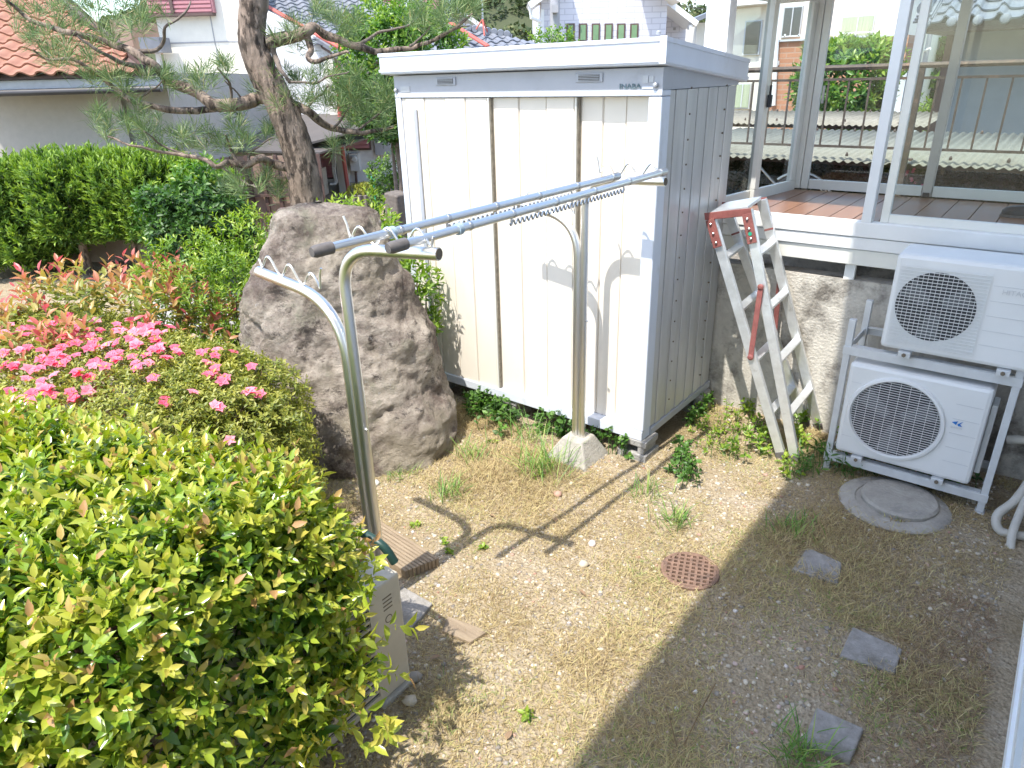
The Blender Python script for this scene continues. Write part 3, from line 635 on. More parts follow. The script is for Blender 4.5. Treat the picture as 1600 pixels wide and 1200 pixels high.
# laundry bars with zigzag hanger wire
def bar(pn, pf, label):
    a, b_ = Vector(pn), Vector(pf); d = (b_-a).normalized(); t_ = thing('laundry_bar', label, 'pole', tuple(a), 'steel laundry bars across the stands')
    MB().tube([a, b_], .0165, 14).build('bar_tube', 'steel', t_, smooth=True)
    MB().tube([a-d*.045, a-d*.03, a+d*.035], [.017, .0215, .0215], 12).build('end_cap', 'rubber', t_, smooth=True)
    MB().tube([b_-d*.03, b_+d*.02], .0195, 12).build('end_cap', 'steel_dull', t_, smooth=True)
    L = (b_-a).length
    for u in (.20, .34, .5, .66, .82):
        c = a+d*(L*u); MB().tube([c-d*.006, c+d*.006], .0185, 12).build('ring', 'steel_dull', t_, smooth=True)
    n = 30; wp = []
    for k in range(n*6+1):
        u = k/(n*6); c = a + d*(L*(.33+.47*u)); wp.append(c + Vector((0, 0, -.034 - .011*math.sin(u*n*2*math.pi))))
    MB().tube(wp, .0038, 6).build('zigzag_wire', 'steel_dull', t_, smooth=True)
    for u in (.335, .565, .795):
        c = a+d*(L*u); MB().tube([c+Vector((0, 0, -.012)), c+Vector((0, 0, -.045))], .0045, 6).build('wire_hanger', 'steel_dull', t_)
    return t_, d, L, a
eR, dR = tipsN[1]; fE, fdR = tipsF[1]
def seat(e, d, u): return e - d*.42 + d*.40*u + Vector((0, 0, .0235+.004+.0165))
b1n = seat(eR, dR, .06); b1f = seat(fE, fdR, .08); b2n = seat(eR, dR, .88); b2f = seat(fE, fdR, .90)
b1n, b1f, b2n, b2f = Vector((-2.03, 1.70, 1.775)), Vector((-1.93, 3.36, 1.80)), Vector((-1.80, 1.725, 1.775)), Vector((-1.74, 3.36, 1.80))
for (pn, pf, qn, qf, lab) in ((b1n, b1f, (505, 390), (962, 276), 'long steel laundry bar resting on the stands, left of the two'), (b2n, b2f, (622, 384), (1036, 269), 'long steel laundry bar resting on the stands, right of the two')):
    # ends fitted on the height of the arm tops
    zn = nR.z + .045; zf = fR.z + .05
    t_, d, L, a = bar(gz(qn[0], qn[1], zn), gz(qf[0], qf[1], zf), lab)
    MB().tube([a+d*.28, a+d*.30], .0225, 12).build('clamp', 'blue_tie', t_, smooth=True)

# ================================================================ stepladder leaning on the shed side
ld = thing('stepladder', 'folded aluminium stepladder with red brackets leaning beside the shed', 'ladder', (-1.1, 4.3, 0))
r1b, r2b, r3b = gz(1222, 717, .0), gz(1243, 722, .0), gz(1280, 670, .0); r4b = r1b + (r3b-r2b)
r1t, r2t = gy(1110, 337, 4.20), gy(1168, 328, 4.20); r3t = gy(1190, 312, 4.47); r4t = r1t + (r3t-r2t)
r4t.x -= .0
def lerp(a, b_, t): return a+(b_-a)*t
upv = (0, 1, 0)
for a, b_ in ((r1b, r1t), (r2b, r2t), (r3b, r3t), (r4b, r4t)):
    d = (b_-a).normalized()
    rl = MB().beam(a+d*.03, b_, .058, .020, upv); sd_ = d.cross(Vector(upv)).normalized()
    for s_ in (-1, 1): rl.beam(a+d*.03+sd_*.026*s_+Vector((0, .014, 0)), b_+sd_*.026*s_+Vector((0, .014, 0)), .006, .014, upv)
    rail = rl.build('rail', 'alu', ld, bevel=.002)
    MB().beam(a-d*.004, a+d*.05, .064, .032, upv).build('rubber_foot', 'rubber', rail, bevel=.004)
for n_, (A0, A1, B0, B1) in enumerate(((r2b, r2t, r3b, r3t), (r1b, r1t, r4b, r4t))):
    for u in (.19, .41, .62, .83):
        d = (A1-A0).normalized(); p, q = lerp(A0, A1, u), lerp(B0, B1, u)
        MB().beam(p, q, .05, .026, (.25, 0, 1)).build('rung', 'alu', ld, bevel=.004)
# top plates and red brackets
c1, c2_, c3_, c4 = r1t, r2t, r3t, r4t
upd = Vector((-.12, 0, 1)).normalized()
MB().hexa([c1+upd*.0, c2_+upd*.0, c3_, c4, c1+upd*.022, c2_+upd*.022, c3_+upd*.022, c4+upd*.022]).build('top_step', 'alu', ld, bevel=.003)
for (P1, P2, sg) in ((r1t, r2t, -1), (r4t, r3t, 1)):
    o_ = Vector((0, .017*sg, 0)); br = MB()
    m1 = (r1b-r1t).normalized(); m2 = (r2b-r2t).normalized()
    MB().beam(P1+o_-Vector((.03, 0, .006)), P2+o_+Vector((.03, 0, -.006)), .008, .045, upd).build('red_bracket', 'red_metal', ld, bevel=.003)
    MB().beam(P1+o_*1.5+m1*.02, P1+o_*1.5+m1*.20, .058, .007, upv).build('red_bracket', 'red_metal', ld, bevel=.003)
    MB().beam(P2+o_*1.5+m2*.02, P2+o_*1.5+m2*.20, .058, .007, upv).build('red_bracket', 'red_metal', ld, bevel=.003)
    for P_, m_ in ((P1, m1), (P2, m2)):
        for u in (.05, .11, .17): MB().lathe(P_+o_*1.6+m_*u+Vector((.0, .004*sg, 0)), [(.008, 0), (.008, .006), (.004, .009)], 8, (0, sg, 0)).build('rivet', 'steel_dull', ld)
for (A0, A1, B0, B1, sg) in ((r2b, r2t, r1b, r1t, -1), (r3b, r3t, r4b, r4t, 1)):
    p = lerp(A1, A0, .29); q = lerp(B1, B0, .57); o_ = Vector((0, .022*sg, 0))
    br = MB().beam(p+o_, q+o_, .034, .007, upv).build('brace', 'red_metal', ld, bevel=.003)
    for c in (p, q): MB().lathe(c+o_, [(.019, 0), (.019, .007), (.009, .012)], 12, (0, sg, 0)).build('pivot', 'red_metal', ld)
MB().lathe(r2t+(r2b-r2t).normalized()*.14+Vector((0, -.031, 0)), [(.012, 0), (.012, .001)], 10, (0, -1, 0)).build('round_sticker', 'green_plastic', ld)

# ================================================================ air conditioner rack and units
AY = 4.14; AX0, AX1 = -.80, .02; AB = 4.52
rk = thing('unit_rack', 'pale steel rack carrying two air conditioner units against the wall', 'rack', (-.4, 4.33, 0))
for (x, y, h) in ((AX0, AY, .985), (AX0, AB, 1.0), (AX1, AY, 1.0), (AX1, AB, 1.0)):
    MB().box((x-.018, y-.018, .012), (x+.018, y+.018, h)).build('leg', 'rack', rk, bevel=.003)
    MB().box((x-.024, y-.03, -.02), (x+.024, y+.03, .0115)).build('foot', 'rack', rk, bevel=.002)
ZS = .775; ZB = .075
for z in (ZB, ZS):
    for y in (AY, AB):
        sg = -1 if y == AY else 1
        MB().box((AX0-.022, y+sg*.019, z), (AX1+.022, y+sg*.024, z+.05)).build('rail', 'rack', rk, bevel=.002)
        MB().box((AX0+.02, y-.017*1, z+.052) if sg > 0 else (AX0+.02, y-.023, z+.052), (AX1-.02, y+.017, z+.056)).build('rail_flange', 'rack', rk)
    for x in (AX0, AX1): MB().box((x-.004, AY+.02, z+.004), (x+.004, AB-.02, z+.046)).build('side_rail', 'rack', rk)
def ac(name, label, x0, x1, z0, z1, y0, fc, fr, wr, logo):
    dpt = .30; t_ = thing(name, label, 'air conditioner', ((x0+x1)/2, y0+dpt/2, z0), 'air conditioner units on the rack')
    bd = MB().box((x0, y0, z0), (x1, y0+dpt, z1)).build('casing', 'ac_white', t_, bevel=.022)
    # recessed fan opening drawn as a dark disc behind the grille
    MB().lathe((fc[0], y0-.0008, fc[1]), [(fr, 0), (fr, .0006)], 48, (0, -1, 0)).build('fan_opening', 'ac_dark', t_)
    for k in range(3):
        an = k*2.094+.5; u = Vector((math.cos(an), 0, math.sin(an))); w_ = Vector((-u.z, 0, u.x)); c = Vector((fc[0], y0-.0018, fc[1]))
        MB().add([c+u*.04-w_*.02, c+u*fr*.9-w_*.06, c+u*fr*.92+w_*.05, c+u*.04+w_*.03], [(0, 1, 2, 3)]).build('fan_blade', 'fan', t_, fix=False)
    # grille wires
    g = MB(); st = .0145; n = int(fr/st)
    if wr == 'round':
        for k in range(-n, n+1):
            h = k*st; hw = math.sqrt(max(0, fr*fr-h*h)); g.box((fc[0]-hw, y0-.010, fc[1]+h-.0012), (fc[0]+hw, y0-.006, fc[1]+h+.0012))
        for k in range(-4, 5):
            h = k*fr/4.5; hw = math.sqrt(max(0, fr*fr-h*h)); g.box((fc[0]+h-.001, y0-.0055, fc[1]-hw), (fc[0]+h+.001, y0-.003, fc[1]+hw))
        o = g.build('grille', 'ac_white', t_, fix=False); o['kind'] = 'stuff'
        rg_ = MB().lathe((fc[0], y0-.0005, fc[1]), [(fr+.026, 0), (fr+.020, .014), (fr+.006, .016), (fr-.002, .004), (fr-.002, 0)], 56, (0, -1, 0)); rg_.f = rg_.f[:-2]; rg_.build('grille_ring', 'ac_white', t_, smooth=True)
        for k in range(3): MB().lathe((fc[0]+.02*k, 0, 0), [(.001, 0), (.001, .001)], 4) if False else None
    else:
        gx0, gx1, gz0, gz1 = x0+.03, fc[0]+fr+.03, z0+.045, z1-.045
        st = .0175; k = 0
        while gz0+k*st < gz1: g.box((gx0, y0-.010, gz0+k*st-.0014), (gx1, y0-.0045, gz0+k*st+.0014)); k += 1
        for j in range(19): xx = gx0+(gx1-gx0)*j/18; g.box((xx-.001, y0-.0115, gz0), (xx+.001, y0-.0102, gz1))
        o = g.build('grille', 'ac_white', t_, fix=False); o['kind'] = 'stuff'
    # pressed panel seams
    xs = fc[0]+fr+.045
    for k in range(1, 6):
        z = z0+.03+(z1-z0-.06)*k/6; MB().box((xs, y0-.0016, z-.0014), (x1-.028, y0-.0004, z+.0014)).build('seam', 'logo_grey', bd)
    if wr == 'round':
        for k in range(1, 6):
            z = z0+.03+(z1-z0-.06)*k/6; MB().box((x0+.026, y0-.0016, z-.0014), (max(x0+.03, fc[0]-math.sqrt(max(0, (fr+.03)**2-(z-fc[1])**2))-.01), y0-.0004, z+.0014)).build('seam', 'logo_grey', bd)
    for fx in (x0+.13, x1-.15):
        for sy in (.02, dpt-.02):
            MB().box((fx-.03, y0+sy-.035, z0-.034), (fx+.03, y0+sy+.03, z0-.001)).build('foot', 'rack', t_, bevel=.002)
            MB().lathe((fx, y0+sy-.0355, z0-.018), [(.011, 0), (.011, .008)], 6, (0, -1, 0)).build('bolt', 'dark_gap', t_)
    return t_
L_ = ac('air_conditioner', 'lower white air conditioner unit with a round fan grille and blue logo', -.765, -.06, .165, .745, AY-.05, (-.485, .455), .228, 'round', 0)
Y_ = AY-.05-.002
lg = gy(1497, 662, Y_)
MB().prism([(lg.x-.03, Y_, lg.z+.002), (lg.x-.002, Y_, lg.z+.014), (lg.x-.008, Y_, lg.z-.010)], (0, -.001, 0)).build('emblem', 'logo_blue', L_)
MB().prism([(lg.x-.002, Y_, lg.z-.004), (lg.x+.022, Y_, lg.z+.018), (lg.x+.010, Y_, lg.z-.002), (lg.x+.022, Y_, lg.z-.014), (lg.x+.002, Y_, lg.z-.014)], (0, -.001, 0)).build('emblem', 'logo_blue', L_)
text('DAIKIN', .016, .0005, 'lettering', 'logo_grey', L_, Matrix.Translation((lg.x-.03, Y_, lg.z-.032)) @ FRONT)
MB().box((-.058, AY+.06, .2), (-.03, AY+.2, .62)).build('valve_cover', 'ac_white', L_, bevel=.006)
Lu = ac('air_conditioner', 'upper white air conditioner unit with a square grille, top of the rack', -.635, .10, .868, 1.395, AY-.05, (-.415, 1.135), .185, 'square', 0)
text('HITACHI', .036, .0006, 'lettering', 'logo_grey', Lu, Matrix.Translation((-.145, AY-.0525, 1.25)) @ FRONT)
# refrigerant pipes and drain hose at the right
t_ = thing('refrigerant_pipe', 'thick wrapped white pipe curving down beside the rack', 'pipe', (.16, 4.2, 0))
MB().tube(smoothpath([(.05, 4.3, .40), (.16, 4.28, .42), (.20, 4.22, .30), (.16, 4.1, .16), (.10, 4.0, .09), (.13, 3.95, .03), (.24, 3.97, .03)], 6), .023, 12).build('wrapped_pipe', 'pipe_wrap', t_, smooth=True)
MB().tube(smoothpath([(.24, 4.45, 1.2), (.24, 4.44, .7), (.22, 4.30, .35), (.20, 4.12, .18), (.18, 3.92, .08), (.19, 3.85, .0)], 6), .02, 10).build('drain_hose', 'pipe_wrap', t_, smooth=True)


# ================================================================ things on the ground
# drain cover: round cast iron grid with slots
dp = gz(1078, 893); t_ = thing('drain_cover', 'round rusty iron drain cover with square slots in the lawn', 'drain cover', (dp.x, dp.y, 0))
rd = .145; MB().lathe((dp.x, dp.y, -.02), [(rd, 0), (rd, .031), (rd-.004, .034), (rd-.016, .034), (rd-.018, .022), (rd-.018, 0)], 40).build('rim', 'iron_rust', t_)
MB().lathe((dp.x, dp.y, -.025), [(rd-.012, 0), (rd-.012, .028)], 32).build('pit', 'black', t_)
for k in range(-4, 5):
    h = k*.030; hw = math.sqrt(max(0, (rd-.014)**2-h*h)); ang = R_(20); ca, sa = math.cos(ang), math.sin(ang)
    for ax in (0, 1):
        a = (h, -hw) if ax == 0 else (-hw, h); b_ = (h, hw) if ax == 0 else (hw, h); zz = .010 if ax == 0 else .0088
        MB().beam((dp.x+a[0]*ca-a[1]*sa, dp.y+a[0]*sa+a[1]*ca, zz), (dp.x+b_[0]*ca-b_[1]*sa, dp.y+b_[0]*sa+b_[1]*ca, zz), .0125, .012).build('grid_bar', 'iron_rust', t_)
# manhole
mp_ = gz(1396, 788); t_ = thing('concrete_manhole', 'round concrete manhole cover in front of the unit rack', 'manhole', (mp_.x, mp_.y, 0))
MB().lathe((mp_.x, mp_.y, -.03), [(.285, 0), (.29, .035), (.275, .047), (.205, .047), (.2, .04)], 48).build('ring', 'concrete', t_, smooth=True)
MB().lathe((mp_.x+.02, mp_.y+.03, -.004), [(.198, 0), (.2, .035), (.188, .047), (.12, .05)], 48).build('lid', 'concrete', t_, smooth=True)
# stepping stones
for (pts, lab) in (([(1262, 852), (1317, 876), (1310, 910), (1238, 886)], 'dark square stepping stone nearest the manhole'), ([(1333, 975), (1411, 1010), (1400, 1048), (1313, 1020)], 'square grey stepping stone in the shade, middle of the three'), ([(1276, 1102), (1351, 1135), (1330, 1185), (1254, 1160)], 'square grey stepping stone nearest the bottom edge')):
    q = [gz(a, b_, .028) for a, b_ in pts]; c = sum(q, Vector())/4
    o = MB().prism([(p.x, p.y, -.03) for p in q], (0, 0, .049+rnd.uniform(-.004, .004))).build('stepping_stone', 'slab', origin=(c.x, c.y, 0), bevel=.007); tag(o, lab, 'stepping stone', 'stepping stones in the shaded lawn')
# beige unit behind the shrub with its wooden board and slabs
ux0, ux1, uy0, uy1 = -1.98, -1.69, .62, 1.385
u_ = thing('old_air_conditioner', 'old beige outdoor unit half hidden behind the glossy shrub', 'air conditioner', (-1.84, 1.0, .03))
bd = MB().box((ux0, uy0, .03), (ux1, uy1, .575)).build('casing', 'ac_old', u_, bevel=.01)
gz0, gz1, gy0, gy1 = .07, .53, uy0+.06, uy1-.165
MB().box((ux1-.001, gy0, gz0), (ux1+.0012, gy1, gz1)).build('grille_opening', 'ac_dark', u_)
for k in range(15): z = gz0+.008+k*.0318; MB().box((ux1+.0014, gy0, z-.006), (ux1+.011, gy1, z+.006)).build('grille_slat', 'ac_old', u_)
for k in range(6): y = gy0+(gy1-gy0)*k/5; MB().box((ux1+.0016, y-.006, gz0), (ux1+.013, y+.006, gz1)).build('grille_bar', 'ac_old', u_)
lm = Matrix.Translation((ux1+.0005, uy1-.10, .40)) @ Matrix.Rotation(R_(90), 4, 'Z') @ FRONT
for k in range(4): MB().box((ux1+.0004, uy1-.095, .50-k*.018), (ux1+.001, uy1-.05, .506-k*.018)).build('print', 'dark_gap', u_)
MB().lathe((ux1+.0003, uy1-.075, .40), [(.018, 0), (.018, .0008)], 20, (1, 0, 0)).build('round_mark', 'dark_gap', u_); MB().lathe((ux1+.0012, uy1-.075, .40), [(.014, 0), (.014, .0004)], 20, (1, 0, 0)).build('round_mark_inner', 'ac_old', u_)
for (y) in (uy0+.1, uy1-.08):
    o = MB().box((ux0-.03, y-.09, -.03), (ux1+.015, y+.09, .0295)).build('foot_block', 'concrete', u_, bevel=.008)
# ribbed board
t_ = thing('ribbed_board', 'weathered ribbed wooden board lying on the ground by the near stand', 'board', (-2.25, 1.9, 0))
a_, b_, c_, d_ = gz(585, 832, .05), gz(612, 826, .05), gz(686, 872, .05), gz(632, 893, .05)
a_ = gz(560, 850, .05); e1 = (c_-b_); e2 = (d_-c_)
b0 = Vector((b_.x-.35, b_.y+.0, 0)); 
for k in range(9):
    p = c_ + (d_-c_)*(k/9.0); q = p + Vector((-.62, .06, 0)); w_ = (d_-c_)/9.0
    MB().hexa([(p.x, p.y, -.01), (q.x, q.y, -.01), (q.x+w_.x*.86, q.y+w_.y*.86, -.01), (p.x+w_.x*.86, p.y+w_.y*.86, -.01), (p.x, p.y, .05), (q.x, q.y, .05), (q.x+w_.x*.86, q.y+w_.y*.86, .05), (p.x+w_.x*.86, p.y+w_.y*.86, .05)]).build('slat', 'wood_old', t_, bevel=.004)
MB().hexa([(c_.x+.0, c_.y, -.02), (c_.x-.6, c_.y+.05, -.02), (d_.x-.6, d_.y+.05, -.02), (d_.x, d_.y, -.02), (c_.x, c_.y, -.011), (c_.x-.6, c_.y+.05, -.011), (d_.x-.6, d_.y+.05, -.011), (d_.x, d_.y, -.011)]).build('underside', 'wood_old', t_)
t_ = tag(MB().tube(smoothpath([(-2.2, 1.30, .60), (-2.0, 1.42, .615), (-1.85, 1.44, .60), (-1.80, 1.46, .52)], 6), .018, 10).build('garden_hose', 'hose', origin=(-1.9, 1.42, .5), smooth=True), 'dark green garden hose end on the beige unit', 'hose')
# flat slabs near the unit
for (pts, lab, m_) in (([(628, 915), (676, 942), (640, 985), (600, 960)], 'dark concrete slab beside the beige unit', 'slab'), ([(700, 962), (763, 985), (735, 1003), (690, 985)], 'thin brown timber offcut lying flat on the yard', 'wood_old')):
    q = [gz(a, b_, .02) for a, b_ in pts]; c = sum(q, Vector())/4
    o = MB().prism([(p.x, p.y, -.02) for p in q], (0, 0, .04)).build('slab' if m_ == 'slab' else 'timber_offcut', m_, origin=(c.x, c.y, 0), bevel=.005); tag(o, lab, 'slab' if m_ == 'slab' else 'timber')

# ================================================================ boulder
rows = [(322, 440, 545), (328, 418, 568), (345, 412, 590), (380, 404, 612), (420, 394, 628), (480, 386, 652), (530, 378, 680), (580, 380, 702), (630, 392, 724), (680, 420, 722), (705, 440, 700)]
RD = 4.45; rv = []; prev = None
import bisect
ring = []
for (y, xl, xr) in rows:
    a = gd(xl, y, RD); c = gd(xr, y, RD); ring.append((a.z, a.x*CY+a.y*SY, c.x*CY+c.y*SY))
ring.sort(); zs = [r[0] for r in ring]
def rockrow(z):
    z = max(zs[0], min(zs[-1], z)); i = min(max(bisect.bisect_right(zs, z)-1, 0), len(zs)-2); t = (z-zs[i])/(zs[i+1]-zs[i])
    return ring[i][1]*(1-t)+ring[i+1][1]*t, ring[i][2]*(1-t)+ring[i+1][2]*t
NZ, NA = 90, 130; ztop = zs[-1]+.0; V = []; T = []
for i in range(NZ+1):
    t = i/NZ; z = -.08 + (ztop+.02+.08)*t
    l0, l1 = rockrow(min(z, zs[-1])); cx_ = (l0+l1)/2; hw = (l1-l0)/2
    if z > zs[-1]-.05: k = (z-(zs[-1]-.05))/.0701; hw *= math.sqrt(max(0, 1-k*k))*.98+.0
    hd = .28 + .42*(1-max(0, z)/1.6); hd *= 1 if z < zs[-1]-.05 else math.sqrt(max(0, 1-((z-(zs[-1]-.05))/.0701)**2))
    cd = RD + .10 - .12*(1-max(0, z)/1.6)
    for j in range(NA):
        an = 2*math.pi*j/NA; ca, sa = math.cos(an), math.sin(an); e = 2.25
        q = (abs(ca)**e+abs(sa)**e)**(-1/e); l = cx_+hw*q*ca; d = cd+hd*q*sa*(.45 if sa > 0 else 1)
        p = H(l, d, z); v = Vector((p.x*2.2, p.y*2.2, p.z*2.2))
        st = Vector((p.x*.8-p.z*.8, p.y*.8+p.z*.5, p.z*1.1+p.x*1.5))
        n_ = .075*mnoise.fractal(v*.75, .9, 2.1, 7) + .032*mnoise.fractal(st*3.1, .9, 2.2, 6) - .03*max(0, .16-abs(mnoise.noise(st*2.3)))*5 + .05*(min(.5, mnoise.voronoi(v*1.5+st*.6)[0][1]-mnoise.voronoi(v*1.5+st*.6)[0][0])-.25)*.3 + .016*mnoise.fractal(v*6, .8, 2.2, 4)
        n_ = (n_-.02)*.85*(.35+.65*min(1, hw/.25)); r_ = Vector((q*ca, q*sa, 0)); p = H(l+n_*r_.x, d+n_*r_.y, z+.35*n_); V.append(p[:])
for i in range(NZ):
    for j in range(NA):
        a = i*NA+j; b_ = i*NA+(j+1) % NA; T += [(a, b_, b_+NA), (a, b_+NA, a+NA)]
k = len(V); V.append(tuple(np.mean(V[-NA:], axis=0)+np.array([0, 0, .004])))
for j in range(NA): T.append((NZ*NA+j, NZ*NA+(j+1) % NA, k))
rm, t, b = nodes('rock_skin'); N = t.nodes.new; Lk = t.links.new; tc = N('ShaderNodeTexCoord'); mpn = N('ShaderNodeMapping'); mpn.inputs['Rotation'].default_value = (.5, .6, .3); mpn.inputs['Scale'].default_value = (1, 1, 1.35); Lk(tc.outputs['Object'], mpn.inputs[0])
def nz_(scale, det=8, ro=.65, mapd=True):
    n = N('ShaderNodeTexNoise'); n.inputs['Scale'].default_value = scale; n.inputs['Detail'].default_value = det; n.inputs['Roughness'].default_value = ro+.08; n.inputs['Distortion'].default_value = .15; Lk(mpn.outputs[0] if mapd else tc.outputs['Object'], n.inputs['Vector']); return n
c_ = mixc(ramp_(nz_(1.5, ro=.7).outputs['Fac'], .42, .58), (.15, .115, .095), (.45, .395, .33))
c_ = mixc(ramp_(nz_(3.4, mapd=False).outputs['Fac'], .54, .66), c_, (.27, .26, .19))
c_ = mixc(ramp_(nz_(4.2, ro=.72).outputs['Fac'], .55, .62), c_, (.085, .07, .06))
c_ = mixc(ramp_(nz_(1.9, mapd=False).outputs['Fac'], .5, .62), c_, (.33, .285, .22))
c_ = mixc(ramp_(nz_(26, ro=.8).outputs['Fac'], .55, .68), c_, (.11, .095, .085))
c_ = mixc(ramp_(nz_(13).outputs['Fac'], .62, .72), c_, (.50, .48, .45))
Lk(c_, b.inputs['Base Color']); b.inputs['Roughness'].default_value = .82; b.inputs['Specular IOR Level'].default_value = .35
b1 = N('ShaderNodeBump'); b1.inputs['Strength'].default_value = 1.0; b1.inputs['Distance'].default_value = .055; Lk(nz_(7, ro=.72).outputs['Fac'], b1.inputs['Height'])
b2_ = N('ShaderNodeBump'); b2_.inputs['Strength'].default_value = .7; b2_.inputs['Distance'].default_value = .012; Lk(nz_(38, mapd=False).outputs['Fac'], b2_.inputs['Height']); Lk(b1.outputs[0], b2_.inputs['Normal']); Lk(b2_.outputs[0], b.inputs['Normal'])
rc = H(hl(540, 560, RD), RD, 0)
o = link('boulder', trimesh('boulder', V, T, smooth=True), rm, origin=rc); tag(o, 'large rugged grey brown boulder standing beside the shed', 'boulder')

# ================================================================ foreground glossy shrub
sh_ = thing('glossy_shrub', 'large clipped shrub with glossy yellow green leaves in the foreground', 'shrub', (-2.5, .65, 0))
C0, HH = (-2.66, .60, .59), (1.14, .66, .58)
def fg_ok(p): return np.ones(len(p), bool)
P1, N1 = superell(8200, C0, HH, 4.5, .05, 3.0, -.75)
P2, N2 = superell(3600, C0, (HH[0]-.13, HH[1]-.13, HH[2]-.12), 4.5, .05, 3.0, -.8)
def slant(P):
    P[:, 1] = -.06 + (P[:, 1]+.06)*(1-.36*np.clip((-1.9-P[:, 0])/1.3, 0, 1)); return P
P1, P2 = slant(P1), slant(P2)
P1 -= N1*rng.uniform(.05, .13, (len(P1), 1))
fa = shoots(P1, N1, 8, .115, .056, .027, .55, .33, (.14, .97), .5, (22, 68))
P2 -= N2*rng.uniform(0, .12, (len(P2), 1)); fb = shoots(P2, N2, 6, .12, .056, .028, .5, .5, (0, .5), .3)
# a few loose shoots sticking out
k = rng.choice(len(P1), 90); P3 = P1[k] + N1[k]*.06; fc_ = shoots(P3, N1[k], 9, .15, .052, .025, .9, .25, (.5, 1.05), .6, (18, 60))
# sprays reaching out at the lower right corner
P4 = np.array([gx(x, y, X)[:] for (x, y, X) in ((575, 880, -1.55), (590, 915, -1.52), (598, 975, -1.5), (596, 1050, -1.47), (560, 1100, -1.45), (585, 1130, -1.42), (560, 1165, -1.4), (600, 1150, -1.41), (530, 1010, -1.5), (560, 1040, -1.5), (540, 950, -1.52), (575, 1090, -1.45), (590, 1010, -1.5), (520, 1150, -1.42), (480, 1120, -1.45))])
fd = shoots(P4, np.tile([.8, .1, .25], (len(P4), 1)), 7, .11, .062, .029, .15, .4, (.45, .95), .4)
F = [np.concatenate([a[j] for a in (fa, fb, fc_, fd)]) for j in range(6)]
# the 300 leaves that show largest are single parts
Pw = F[0]; a = Pw - np.array(EYE); w = a@np.array(_F); px = 800+FPX*(a@np.array(_R))/np.maximum(w, .05); py = 600-FPX*(a@np.array(_U))/np.maximum(w, .05)
inn = (w > .2) & (px > 5) & (px < 660) & (py > 560) & (py < 1195); outer = np.zeros(len(Pw), bool); na = len(fa[0]); outer[:na] = True; outer[na+len(fb[0]):] = True
facing = -(F[2]*a).sum(1)/np.linalg.norm(a, axis=1)
score = np.where(inn & outer, F[3]/np.maximum(w, .2)*np.clip(facing+.25, 0.05, 1), 0); score[na+len(fb[0]):] *= 1.3
pick = np.argsort(-score)[:300]; rest = np.ones(len(Pw), bool); rest[pick] = False
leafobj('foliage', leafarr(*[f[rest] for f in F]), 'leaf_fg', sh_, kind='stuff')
lm_ = []
for k in range(10):
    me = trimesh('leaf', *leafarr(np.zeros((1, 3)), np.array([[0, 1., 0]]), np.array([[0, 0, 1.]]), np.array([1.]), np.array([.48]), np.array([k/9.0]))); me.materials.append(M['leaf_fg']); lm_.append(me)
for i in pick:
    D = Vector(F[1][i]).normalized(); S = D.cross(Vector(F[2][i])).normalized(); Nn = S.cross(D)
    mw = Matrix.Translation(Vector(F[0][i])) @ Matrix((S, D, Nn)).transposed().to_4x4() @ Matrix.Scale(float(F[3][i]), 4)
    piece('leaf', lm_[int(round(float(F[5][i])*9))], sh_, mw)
mb = MB()
for k in range(170):
    p = P1[rng.integers(len(P1))]; q = Vector((C0[0]+(p[0]-C0[0])*.55, C0[1]+(p[1]-C0[1])*.45, .12+rnd.uniform(0, .25)))
    mb.tube([q, (Vector(p)+q)/2+Vector((rnd.uniform(-.05, .05), rnd.uniform(-.05, .05), .03)), Vector(p)], [.008, .005, .003], 5)
o = mb.build('twigs', 'stem_brown', sh_, fix=False); o['kind'] = 'stuff'
for k in range(7):
    x = C0[0]-.9+k*.3; MB().tube([(x, C0[1]+rnd.uniform(-.2, .2), -.03), (x+.03, C0[1], .25), (x+rnd.uniform(-.1, .1), C0[1]+rnd.uniform(-.15, .15), .7)], [.022, .018, .01], 7).build('stem', 'stem_brown', sh_, smooth=True)

# ================================================================ azalea with pink flowers
az = thing('azalea_bush', 'low azalea bush with bright pink flowers behind the glossy shrub', 'azalea', (-4.1, 1.55, 0))
def az_add(n, c, h):
    P, Nn = superell(n, c, h, 3.2, .06, 2.5, -.6); return P - Nn*rng.uniform(0, .07, (len(P), 1)), Nn
pa = [az_add(12000, (-4.4, 1.45, .47), (1.60, .62, .45)), az_add(2200, (-3.55, 1.78, .48), (.44, .36, .42)), az_add(1300, (-3.40, 1.56, .30), (.40, .34, .28))]
P, Nn = np.concatenate([p[0] for p in pa]), np.concatenate([p[1] for p in pa])
fz = shoots(P, Nn, 7, .04, .034, .014, .5, .45, (.2, 1.), .3, (40, 85))
leafobj('foliage', leafarr(*fz, tpl=(LEAF4, LEAF4T)), 'leaf_az', az, kind='stuff')
mb = MB()
for k in range(120):
    p = Vector(P[rng.integers(len(P))]); mb.tube([Vector((p.x*.7-4.1*.3, p.y*.6+1.5*.4, .05)), p], [.006, .002], 4)
o = mb.build('twigs', 'stem_brown', az, fix=False); o['kind'] = 'stuff'
